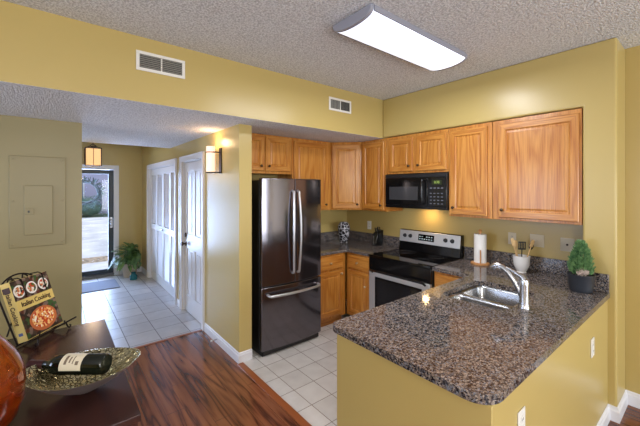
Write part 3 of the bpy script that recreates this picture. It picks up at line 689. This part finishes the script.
# ------------------------------------------------------------------ outlets and switches
def plate(name, label, loc, rz, kind, group=None, m=None, w=.072, h=.115):
    t = thing(name, label, 'wall outlet' if 'outlet' in name else 'light switch', loc, rz, group)
    part(MB().box(-w/2, w/2, -.006, -.0008, -h/2, h/2), 'cover_plate', m or M_plastic, t, bevel=.002)
    mb = MB()
    if kind == 'outlet':
        for z in (-.02, .02):
            so = part(MB().box(-.015, .015, -.0085, -.0062, z - .013, z + .013), 'socket', m or M_plastic, t, bevel=.002)
            for x in (-.007, .005): part(MB().box(x, x + .002, -.0092, -.0086, z - .004, z + .006), 'slot', M_blackm, so)
    elif kind == 'switch':
        part(MB().box(-.005, .005, -.016, -.0062, -.010, .008), 'toggle', m or M_plastic, t, bevel=.002)
    elif kind == 'jack':
        mb = MB(); mb.rings([[(r*math.cos(2*math.pi*i/12), -d, r*math.sin(2*math.pi*i/12)) for i in range(12)] for r, d in ((.009, .0062), (.009, .012), (.004, .012))]); part(mb, 'socket', M_bronze, t)
    return t
plate('wall_outlet', 'white outlet on the yellow wall above the black knife block', (XB, 3.14, 1.155), -90, 'outlet')
plate('wall_outlet', 'ivory outlet behind the utensils, nearer the paper towel roll', (XB, 1.285, 1.185), -90, 'outlet', m=M_ivory)
plate('light_switch', 'ivory wide wall plate just right of the utensil crock', (XB, 1.075, 1.190), -90, 'switch', m=M_ivory, w=.115)
plate('wall_outlet', 'ivory wall plate with a round jack left of the small potted shrub', (XB, .845, 1.182), -90, 'jack', m=M_ivory, w=.10)
plate('light_switch', 'ivory plate half hidden behind the small potted shrub', (XB, .735, 1.182), -90, 'switch', m=M_ivory)
plate('wall_outlet', 'white outlet on the peninsula half wall, nearer the column', (2.662, .524, .655), 0, 'outlet')
plate('wall_outlet', 'white outlet low on the peninsula half wall, at the near end', (1.49, .524, .70), 0, 'outlet')

# door stop on the hall baseboard
ds = thing('door_stop', 'small metal spring door stop on the hall baseboard', 'door stop', (XH - .015, 3.42, .05))
part(MB().tube([(0, 0, 0), (-.055, 0, 0)], .006, 8), 'rod', M_chrome, ds, smooth=True); part(MB().tube([(-.055, 0, 0), (-.07, 0, 0)], .009, 10), 'tip', M_plastic, ds, smooth=True)

# ------------------------------------------------------------------ things on the worktop
ZT = .9158
# patterned black and white vase in the corner
M_pv = mat('black_white_pattern', rough=.12); k = N(M_pv); v = k.coords((1, 1, .8)); vo = k.n('TexVoronoi'); vo.feature = 'DISTANCE_TO_EDGE'; vo.inputs['Scale'].default_value = 26; k.l(v, vo.inputs['Vector'])
k.base(k.ramp(vo.outputs[0], [(0, c(200, 200, 205)), (.06, c(170, 170, 180)), (.11, c(18, 18, 26)), (1, c(12, 12, 18))]))
pv = thing('vase', 'tall black and white patterned vase in the corner of the worktop', 'vase', (3.16, 3.36, ZT))
part(MB().lathe([(.05, 0), (.055, .01), (.075, .10), (.088, .19), (.085, .235), (.07, .262), (.055, .272), (.058, .285), (.05, .285), (.046, .27), (.06, .24), (.04, .02)], seg=40), 'body', M_pv, pv, smooth=True)
# knife block
kb = thing('knife_block', 'black slanted knife block beside the stove', 'knife block', (3.335, 2.90, ZT), -100)
mb = MB(); mb.rings([[(x, y, z) for y, z in ((-.06, 0), (.06, 0), (.07, .205), (-.025, .165))] for x in (-.045, .045)]); part(mb, 'block', M_black, kb, bevel=.004)
part(MB().box(-.008, .008, -.064, -.058, .01, .13), 'metal_stripe', M_chrome, kb)
for i, (x, y) in enumerate(((-.028, .0), (-.01, .03), (.01, .0), (.028, .03))):
    part(MB().tube([(x, y, .175), (x, y - .006, .20 + .012*(i % 2)), (x, y - .012, .232 + .012*(i % 2))], .008, 8), 'knife_handle', M_blackm, kb, smooth=True)
# paper towel holder and roll
M_pine = mat('light_bamboo', c(196, 140, 84), .4)
ph = thing('paper_towel_holder', 'round wooden paper towel holder on the worktop right of the stove', 'paper towel holder', (3.30, 1.525, ZT))
part(MB().lathe([(.085, 0), (.088, .006), (.085, .016), (.078, .018)], seg=36), 'base', M_pine, ph, smooth=True)
part(MB().tube([(0, 0, .018), (0, 0, .32)], .010, 12).sphere(0, 0, .33, .017), 'pole', M_pine, ph, smooth=True)
part(MB().tube([(-.068, -.035, .018), (-.068, -.035, .15)], .006, 10), 'side_rod', M_pine, ph, smooth=True)
M_paper = mat('paper_towel', c(236, 234, 230), .9); k = N(M_paper); n = k.noise(k.coords(), 120, 2); k.bump(n.outputs[0], .3, .002)
pr2 = part(MB().lathe([(.016, 0), (.057, 0), (.057, .28), (.016, .28), (.016, .0)], seg=36, cap0=False, cap1=False), 'paper_towel_roll', M_paper, None, smooth=True)
tag(pr2, 'white paper towel roll on the wooden holder', 'paper towel'); pr2.location = (3.30, 1.525, ZT + .019)
# utensil crock
ux, uy = 3.25, 1.135
uc = thing('utensil_crock', 'white ceramic footed crock holding cooking utensils', 'crock', (ux, uy, ZT))
part(MB().lathe([(.036, 0), (.040, .004), (.036, .014), (.046, .030), (.062, .07), (.066, .11), (.068, .142), (.070, .150), (.064, .152), (.060, .11), (.055, .07), (.03, .03), (.002, .028)], seg=40, cap1=True), 'body', mat('white_glaze', c(226, 224, 222), .15), uc, smooth=True)
M_spoon = mat('pale_wood', c(214, 178, 124), .5)
def utensil(name, label, base, tip, head, m, r=.006):
    b = Vector(base); t_ = Vector(tip); t = thing(name, label, 'utensil', (ux + base[0], uy + base[1], ZT + base[2])); d = t_ - b
    part(MB().tube([(0, 0, 0), d * .5, d * .8], [r, r * .8, r * .8], 8), 'handle', m, t, smooth=True)
    mb = MB(); dn = d.normalized(); sd = Vector((.63, -.776, 0)); sd = (sd - dn * sd.dot(dn)).normalized() if abs(sd.dot(dn)) < .95 else Vector((0, 0, 1)); nn_ = dn.cross(sd)
    sd = Vector((.776, -.63, 0)); sd = (sd - dn*sd.dot(dn)).normalized(); nn_ = dn.cross(sd)
    MM = Matrix(((sd.x, nn_.x, dn.x, d.x*.8), (sd.y, nn_.y, dn.y, d.y*.8), (sd.z, nn_.z, dn.z, d.z*.8), (0, 0, 0, 1)))
    if head == 'spoon': mb.sphere(0, 0, 0, .022, .007, .035); bmesh.ops.transform(mb.bm, matrix=MM @ Matrix.Translation((0, 0, .025)), verts=mb.bm.verts)
    elif head == 'flat': mb.box(-.014, .014, -.003, .003, -.005, .06, MM)
    else:
        for i in range(5): mb.box(-.032 + i*.0145, -.032 + i*.0145 + .008, -.002, .002, .004, .066, MM)
        mb.box(-.034, .034, -.002, .002, -.002, .010, MM); mb.box(-.034, .034, -.002, .002, .060, .070, MM)
    part(mb, 'head', m, t, smooth=(head == 'spoon'), bevel=.001)
UG2 = 'cooking utensils in the white crock'
def U(sl, h, dep=0): return (sl * .776 + dep * .63, -sl * .63 + dep * .776, h)      # sl: sideways as seen from the room
utensil('wooden_spoon', 'pale wooden spoon leaning furthest left in the crock', U(-.015, .035), U(-.085, .30), 'flat', M_spoon)
utensil('wooden_spoon', 'second wooden spoon from the left in the crock, tip showing behind the black turner', U(-.005, .035, .02), U(-.035, .275, .04), 'spoon', M_spoon)
utensil('slotted_turner', 'black slotted turner standing upright in the middle of the crock', U(.0, .035), U(.005, .25), 'slot', M_blackm)
utensil('wooden_spatula', 'pale wooden spatula leaning right in the crock', U(.015, .035), U(.105, .285), 'flat', M_spoon)
utensil('black_spoon', 'black plastic spoon leaning furthest right in the crock', U(.02, .035, .02), U(.12, .25, .035), 'spoon', M_blackm)

# potted shrub with pine cone
M_pot = mat('dark_slate_pot', c(42, 46, 54), .4); M_dirt = mat('potting_soil', c(52, 40, 32), .95)
M_ever = mat('evergreen_needles', c(52, 96, 60), .7); k = N(M_ever); n = k.noise(k.coords(), 30, 2); k.base(k.ramp(n.outputs[0], [(.35, c(58, 104, 62)), (.65, c(128, 168, 108))]))
ps = thing('potted_shrub', 'small cone-shaped green shrub in a dark slate pot at the end of the worktop', 'potted plant', (3.0, .655, ZT))
part(MB().lathe([(.066, 0), (.069, .004), (.072, .028), (.083, .118), (.085, .122), (.085, .128), (.080, .128), (.076, .112), (.002, .110)], seg=40), 'pot', M_pot, ps, smooth=True)
part(MB().lathe([(.075, .1105), (.06, .116), (.002, .118)], seg=24), 'soil', M_dirt, ps)
mb = MB()
for i in range(800):
    z = random.random() ** 1.1; rr = .080 * (1 - z) ** .55 * (.6 + .4 * min(1, z * 5 + .4)); a = random.random() * 2 * math.pi; q = random.uniform(.35, 1)
    b = Vector((rr*q*math.cos(a), rr*q*math.sin(a), .125 + z * .225)); d = Vector((math.cos(a)*.6, math.sin(a)*.6, random.uniform(.5, 1.3))).normalized()
    mb.tube([b, b + d*.016, b + d*.034], [.0032, .0028, .0006], 4)
    for s in range(3):
        dd_ = (d + Vector((random.uniform(-1, 1), random.uniform(-1, 1), random.uniform(-.3, .8))) * .8).normalized(); mb.tube([b + d*.012, b + d*.012 + dd_*.018], [.0022, .0005], 3)
part(mb, 'foliage', M_ever, ps)
part(MB().tube([(0, 0, .115), (0, 0, .29)], [.006, .003], 8), 'trunk', M_twig, ps)
pc = thing('pine_cone', 'frosted pine cone lying on the soil of the slate pot', 'pine cone', (3.0 - .060, .655 - .030, ZT + .128))
mb = MB()
for j in range(6):
    for i in range(8):
        a = 2*math.pi*(i + .5*(j % 2))/8; zz = -.02 + j*.009; rr = .020 * math.sin(math.pi*(j + 1)/7.2); leaf(mb, (rr*.3*math.cos(a), zz, rr*.3*math.sin(a) + .020), (math.cos(a), .35, math.sin(a)), rr * 1.1 + .002, .012)
mb.sphere(0, 0, .020, .012, .022, .012); bmesh.ops.scale(mb.bm, vec=(1.35,)*3, verts=mb.bm.verts)
part(mb, 'scales', mat('frosted_cone', c(186, 170, 160), .8), pc)

# ------------------------------------------------------------------ foyer floor things
dm = tag(part(MB().box(.05, .86, 6.42, 7.05, .0005, .012), 'doormat', mat('blue_grey_mat', c(134, 140, 156), .95), None, bevel=.004), 'blue grey rectangular doormat inside the entry door', 'doormat')
M_lf = mat('broad_green_leaf', c(66, 108, 60), .45); k = N(M_lf); n = k.noise(k.coords(), 9, 2); k.base(k.ramp(n.outputs[0], [(.35, c(44, 84, 44)), (.65, c(116, 150, 84))]))
fp = thing('potted_plant', 'leafy green houseplant in a cream pot on the floor beside the entry door', 'potted plant', (1.10, 7.08, .001))
part(MB().lathe([(.09, 0), (.10, .01), (.135, .20), (.145, .24), (.15, .25), (.15, .27), (.135, .27), (.13, .24), (.002, .235)], seg=32), 'pot', mat('cream_pot', c(196, 182, 164), .5), fp, smooth=True)
part(MB().lathe([(.128, .236), (.05, .25), (.002, .25)], seg=20), 'soil', M_dirt, fp)
mb = MB(); ms = MB()
for i in range(260):
    a = random.random()*2*math.pi; el = random.uniform(.0, 1.45); L = random.uniform(.18, .36); d = Vector((math.cos(a)*math.cos(el)*.75, math.sin(a)*math.cos(el)*.55, math.sin(el)))
    p = Vector((0, 0, .25)) + d*L; p.x = min(p.x, .15); p.y = min(p.y, .19)
    if i % 3 == 0: ms.tube([(0, 0, .24), Vector((0, 0, .25)) + d*L*.5 + Vector((0, 0, .03)), p], .004, 5)
    out = Vector((d.x, d.y, -.45 if el < .7 else .1)); 
    if p.x > .04: out.x = min(out.x, -.05)
    if p.y > .08: out.y = min(out.y, -.05)
    if out.length < .15: out.z = -.5
    leaf(mb, p, out, random.uniform(.10, .16), .06)
part(mb, 'leaves', M_lf, fp); part(ms, 'stems', M_lf, fp)
tv = thing('glass_vase', 'small teal glass jar on the floor in front of the leafy plant', 'jar', (1.12, 6.82, .001))
part(MB().lathe([(.055, 0), (.06, .006), (.062, .07), (.05, .09), (.038, .10), (.038, .125), (.046, .135), (.040, .135), (.033, .12), (.05, .07), (.002, .01)], seg=28), 'body', mat('teal_glass', c(28, 110, 120), .08), tv, smooth=True)

# ------------------------------------------------------------------ sideboard in the foreground
S = .845
def T(x, y, z): return Vector((x*S, y*S, CAM_H + (z - CAM_H)*S))
TZ = T(0, 0, .76).z
X0, X1, Y0, Y1 = -.42, .228, 1.245, 2.292
tb = thing('console_table', 'dark espresso wooden console table at the lower left', 'table', ((X0+X1)/2, (Y0+Y1)/2, 0))
part(MB().box(X0, X1, Y0, Y1, TZ - .025, TZ), 'tabletop', M_table, tb, bevel=.003, world=True)
part(MB().box(X0 + .02, X1 - .012, Y0 + .02, Y0 + .038, TZ - .13, TZ - .0255).box(X0 + .02, X1 - .012, Y1 - .038, Y1 - .02, TZ - .13, TZ - .0255).box(X1 - .03, X1 - .012, Y0 + .038, Y1 - .038, TZ - .13, TZ - .0255).box(X0 + .02, X0 + .038, Y0 + .038, Y1 - .038, TZ - .13, TZ - .0255), 'apron', M_table, tb, bevel=.002, world=True)
for x in (X0 + .012, X1 - .062):
    for y in (Y0 + .012, Y1 - .062): part(MB().box(x, x + .055, y, y + .055, .0005, TZ - .0258), 'leg', M_table, tb, bevel=.002, world=True)
part(MB().box(X0 + .07, X1 - .065, Y0 + .07, Y1 - .07, .22, .245), 'shelf', M_table, tb, bevel=.002, world=True)
TZ += .0008

# hammered metal bowl
bc = Vector((.086, 1.530, 0)); bw = thing('bowl', 'oval hammered silver metal bowl on the dark console table', 'bowl', (bc.x, bc.y, TZ), -18.9)
M_bowl = mat('hammered_nickel', c(176, 170, 156), .25, 1); k = N(M_bowl); vo = k.n('TexVoronoi'); vo.inputs['Scale'].default_value = 62; k.l(k.coords((1, 1.3, 1)), vo.inputs['Vector']); vo.feature = 'DISTANCE_TO_EDGE'
k.bump(k.ramp(vo.outputs[0], [(0, (0, 0, 0, 1)), (.12, (1, 1, 1, 1))]), .9, .006); k.base(k.ramp(vo.outputs[0], [(0, c(96, 88, 66)), (.06, c(190, 184, 152))]))
M_bout = mat('smooth_nickel_outside', c(176, 164, 162), .42, .85)
def bowlring(t, off, seg=56):
    a, b = .215 * t, .118 * t
    return a, b
mb = MB(); n = 56; rs = []
prof_o = [(.20, .0), (.24, .004), (.45, .022), (.70, .048), (.90, .074), (1.0, .088)]; prof_i = [(.985, .0885), (.88, .075), (.68, .050), (.42, .026), (.2, .014), (.03, .012)]
def br(t, z):
    out = []
    for i in range(n):
        a = 2*math.pi*i/n; cx, cy = math.cos(a), math.sin(a); ex_ = .190*t*cx; lift = .016 * (abs(cx) ** 3) * t * t
        out.append((ex_, .146*t*cy*(1 - .12*abs(cx)**2), z + lift))
    return out
mb.rings([br(*p) for p in prof_o], cap1=False); mb.mi = 1
ri = [br(*p) for p in prof_i]; mb.rings([br(*prof_o[-1])] + ri, cap0=False)
part(mb, 'body', [M_bout, M_bowl], bw, smooth=True)

# wine bottle lying in the bowl
M_bot = mat('dark_green_bottle_glass', c(12, 18, 12), .05); M_foil = mat('dark_red_foil', c(70, 34, 34), .35, .4); M_label = mat('cream_label', c(222, 212, 186), .6)
wb = thing('wine_bottle', 'dark wine bottle with cream label lying in the metal bowl', 'bottle', (bc.x + .0, bc.y - .0, TZ + .062))
axis_from, axis_to = T(-.135, 1.935, .862), T(.205, 1.78, .842)
ax = (axis_to - axis_from); Lb = .300; ad_ = ax.normalized(); mid_ = (axis_from + axis_to) / 2
rz_ = math.atan2(ad_.y, ad_.x); wb.rotation_euler = (0, R(-2), R(-42)); wb.location = (.043, 1.566, TZ + .097)
def xr(mb, prof, seg=32):
    mb.rings([[(x, r*math.cos(2*math.pi*i/seg), r*math.sin(2*math.pi*i/seg)) for i in range(seg)] for x, r in prof])
mb = MB(); xr(mb, [(.145, .002), (.143, .020), (.146, .032), (.142, .036), (-.035, .0365), (-.055, .033), (-.072, .020), (-.085, .0148), (-.150, .0142), (-.150, .002)]); part(mb, 'glass', M_bot, wb, smooth=True)
mb = MB(); xr(mb, [(-.098, .0152), (-.150, .0150), (-.152, .016), (-.158, .016), (-.158, .002)]); part(mb, 'foil_capsule', M_foil, wb, smooth=True)
mb = MB(); 
rr = .0371; ra = [math.pi*(-.05) + math.pi*1.0*i/20 for i in range(21)]
mb.rings([[(x, -rr*math.cos(a), rr*math.sin(a)) for a in ra] for x in (-.012, .072)], False, False, closed=False); lb = part(mb, 'paper_label', M_label, wb, smooth=True)
mb = MB(); rr2 = .0374
for (x0_, x1_, a0_, a1_) in ((.004, .014, .45, 1.35), (.022, .028, .6, 1.2), (.036, .040, .5, 1.3), (.048, .060, .4, .75)):
    aa = [a0_ + (a1_ - a0_)*i/8 for i in range(9)]; mb.rings([[(x, -rr2*math.cos(a), rr2*math.sin(a)) for a in aa] for x in (x0_, x1_)], False, False, closed=False)
part(mb, 'label_print', mat('label_ink', c(120, 104, 84), .7), lb)

# amber glass vase
M_amber = mat('amber_glass', c(190, 84, 20), .04); p = M_amber.node_tree.nodes['Principled BSDF']; p.inputs['Transmission Weight'].default_value = .8; p.inputs['IOR'].default_value = 1.45; p.inputs['Coat Weight'].default_value = .5
k = N(M_amber); sp = k.n('SeparateXYZ'); k.l(k.tc.outputs['Object'], sp.inputs[0]); n = k.noise(k.coords((1, 1, 3)), 4, 3); k.base(k.ramp(n.outputs[0], [(.35, c(110, 26, 8)), (.5, c(186, 74, 14)), (.7, c(226, 126, 34))]))
va = T(-.259, 1.722, .76); av = thing('vase', 'large rounded amber glass vase cut off by the left edge', 'vase', (va.x, va.y, TZ))
prof = [(.060, 0), (.085, .003), (.125, .035), (.143, .090), (.1455, .155), (.138, .195), (.118, .240), (.092, .280), (.062, .325), (.043, .365), (.034, .41), (.036, .44), (.048, .46)]
inn = [(r - .006, z) for r, z in prof[::-1][:-1]]; inn[-1] = (.08, .010)
part(MB().lathe(prof + inn + [(.002, .009)], seg=56), 'body', M_amber, av, smooth=True)

# cookbook on an iron stand
bx = T(-.118, 2.494, .80); BW, BH, BT = .222, .296, .048
AZB, LEAN = 52.7, 18.0
bk_ = thing('cookbook', 'Italian Cooking cookbook with food photographs leaning on an iron stand', 'book', (bx.x, bx.y, bx.z), AZB)
# local frame: x along cover, cover faces -y, leaning back (+y) with height
LM = Matrix.Rotation(-R(LEAN), 4, 'X')
M_cov = mat('pale_gold_cover', c(216, 190, 112), .3); M_page = mat('book_pages', c(226, 218, 200), .8)
part(MB().box(0, BW, 0, .003, 0, BH, LM).box(0, BW, BT - .003, BT, 0, BH, LM).box(0, .003, .003, BT - .003, 0, BH, LM), 'cover', M_cov, bk_, bevel=.001)
part(MB().box(.0035, BW - .004, .0035, BT - .0035, .003, BH - .003, LM), 'pages', M_page, bk_)
def food(name, stops, scale):
    m = mat(name, rough=.3); k = N(m); vo = k.n('TexVoronoi'); vo.inputs['Scale'].default_value = scale; k.l(k.coords(), vo.inputs['Vector']); s_ = k.n('SeparateColor'); k.l(vo.outputs['Color'], s_.inputs[0]); k.base(k.ramp(s_.outputs[0], stops, 'CONSTANT')); return m
M_f1 = food('dish_photo', [(0, c(60, 42, 36)), (.15, c(190, 70, 40)), (.35, c(224, 210, 190)), (.6, c(86, 110, 52)), (.75, c(200, 120, 70)), (.9, c(240, 232, 220))], 90)
M_f2 = food('table_photo', [(0, c(44, 34, 30)), (.4, c(72, 58, 48)), (.6, c(54, 84, 44)), (.72, c(120, 100, 90)), (.9, c(90, 40, 30))], 60)
M_f3 = food('pasta_photo', [(0, c(200, 70, 30)), (.3, c(226, 150, 80)), (.55, c(240, 196, 130)), (.8, c(178, 60, 36)), (.92, c(240, 232, 214))], 120)
M_white2 = mat('porcelain_photo', c(236, 232, 226), .3); M_terra = mat('terracotta_photo', c(190, 104, 60), .3)
part(MB().box(.001, BW - .001, -.0008, -.0001, .196, BH - .001, LM), 'top_photo', M_f2, bk_)
part(MB().box(.001, BW - .001, -.0008, -.0001, .004, .146, LM), 'main_photo', M_f2, bk_)
def disc(x, z, rx, rz_, y0, y1):
    mb = MB(); mb.rings([[LM @ Vector((x + rx*math.cos(2*math.pi*i/36), y, z + rz_*math.sin(2*math.pi*i/36))) for i in range(36)] for y in (y0, y1)]); return mb
for x in (.035, .106, .178):
    o = part(disc(x, .238, .031, .031, -.0009, -.0014), 'plate_picture', M_white2, bk_); part(disc(x, .238, .024, .024, -.00145, -.0019), 'dish_picture', M_f1, o)
o = part(disc(.118, .070, .082, .060, -.0009, -.0014), 'bowl_picture', M_terra, bk_); part(disc(.118, .073, .068, .048, -.00145, -.0019), 'pasta_picture', M_f3, o)
M_ink = mat('dark_maroon_ink', c(62, 34, 30), .4)
text_mesh('Italian Cooking', .034, M_ink, 'cover_title', bk_, LM @ Matrix.Translation((BW/2, -.0010, .171)) @ Matrix.Rotation(R(90), 4, 'X'), sx=.84, bold=.0005)
text_mesh('Italian Cooking', .030, M_ink, 'spine_title', bk_, LM @ Matrix.Translation((-.0008, BT/2, .165)) @ Matrix.Rotation(R(-90), 4, 'Z') @ Matrix.Rotation(R(90), 4, 'X') @ Matrix.Rotation(R(-90), 4, 'Z'), sx=.9, bold=.0005)
part(MB().box(-.0012, -.0004, .006, BT - .006, .245, .272, LM), 'spine_emblem', M_ink, bk_)
part(MB().box(-.0012, -.0004, .014, BT - .014, .03, .044, LM), 'spine_mark', mat('blue_mark', c(70, 80, 130), .4), bk_)

# stand (same local frame)
sd_ = thing('cookbook_stand', 'scrolled wrought iron cookbook stand on the console table', 'book stand', (bx.x, bx.y, TZ), AZB)
dz = bx.z - TZ
SM = Matrix.Translation((0, 0, dz)) @ LM
def spiral(cx, cz, r0, r1, a0, a1, y, n=26): return [SM @ Vector((cx + (r0 + (r1-r0)*i/n)*math.cos(R(a0 + (a1-a0)*i/n)), y, cz + (r0 + (r1-r0)*i/n)*math.sin(R(a0 + (a1-a0)*i/n)))) for i in range(n+1)]
yb_ = BT + .008; mb = MB(); m_ = BW/2
mb.tube([SM @ Vector((m_ + .125*math.cos(R(a)), yb_, .225 + .100*math.sin(R(a)))) for a in range(0, 181, 9)], .0042, 8)
mb.tube([SM @ Vector((m_ - .125, yb_, .225)), SM @ Vector((m_ - .11, yb_, -.008))], .0042, 8); mb.tube([SM @ Vector((m_ + .125, yb_, .225)), SM @ Vector((m_ + .11, yb_, -.008))], .0042, 8)
part(mb, 'back_frame', M_iron, sd_, smooth=True)
mb = MB()
for s in (-1, 1):
    mb.tube([Vector(q) for q in spiral(m_ + s*.034, .287, .030, .006, 90 if s > 0 else 90, 90 - s*500, yb_)], .0035, 7)
    mb.tube([SM @ Vector((m_ + s*.004, yb_, .20)), SM @ Vector((m_ + s*.008, yb_, .26)), SM @ Vector((m_ + s*.034, yb_, .317))], .0035, 7)
part(mb, 'scrollwork', M_iron, sd_, smooth=True)
mb = MB().tube([SM @ Vector((-.035, -.030, -.004)), SM @ Vector((BW + .055, -.030, -.004))], .0045, 8)
mb.tube([SM @ Vector((-.01, yb_, -.008)), SM @ Vector((BW + .01, yb_, -.008))], .004, 8)
for x in (.03, BW - .03): mb.tube([SM @ Vector((x, yb_, -.008)), SM @ Vector((x, -.030, -.008)), SM @ Vector((x, -.034, .010))], .004, 8)
part(mb, 'ledge', M_iron, sd_, smooth=True)
mb = MB()
for s, x in ((-1, .02), (1, BW - .02)):
    f0 = SM @ Vector((x, -.030, -.006)); mb.tube([f0, Vector((x + s*.004, f0.y - .004, .018)), Vector((x + s*.012, f0.y - .006, .006)), Vector((x + s*.022, f0.y - .006, .006)), Vector((x + s*.026, f0.y - .006, .014)), Vector((x + s*.020, f0.y - .006, .018))], .004, 7)
bkp = SM @ Vector((m_, yb_, .20)); mb.tube([bkp, Vector((m_, bkp.y + .06, .08)), Vector((m_, bkp.y + .085, .005))], .004, 8)
part(mb, 'feet', M_iron, sd_, smooth=True)
mb = MB()
for x in (m_ - .052, m_ + .072):
    mb.tube([SM @ Vector((x, yb_ - .004, BH + .012)), SM @ Vector((x, .01, BH + .008)), SM @ Vector((x, -.006, BH - .004)), SM @ Vector((x, -.006, BH - .088)), SM @ Vector((x - .006, -.010, BH - .092))], .0028, 7)
part(mb, 'page_holder', M_iron, sd_, smooth=True)
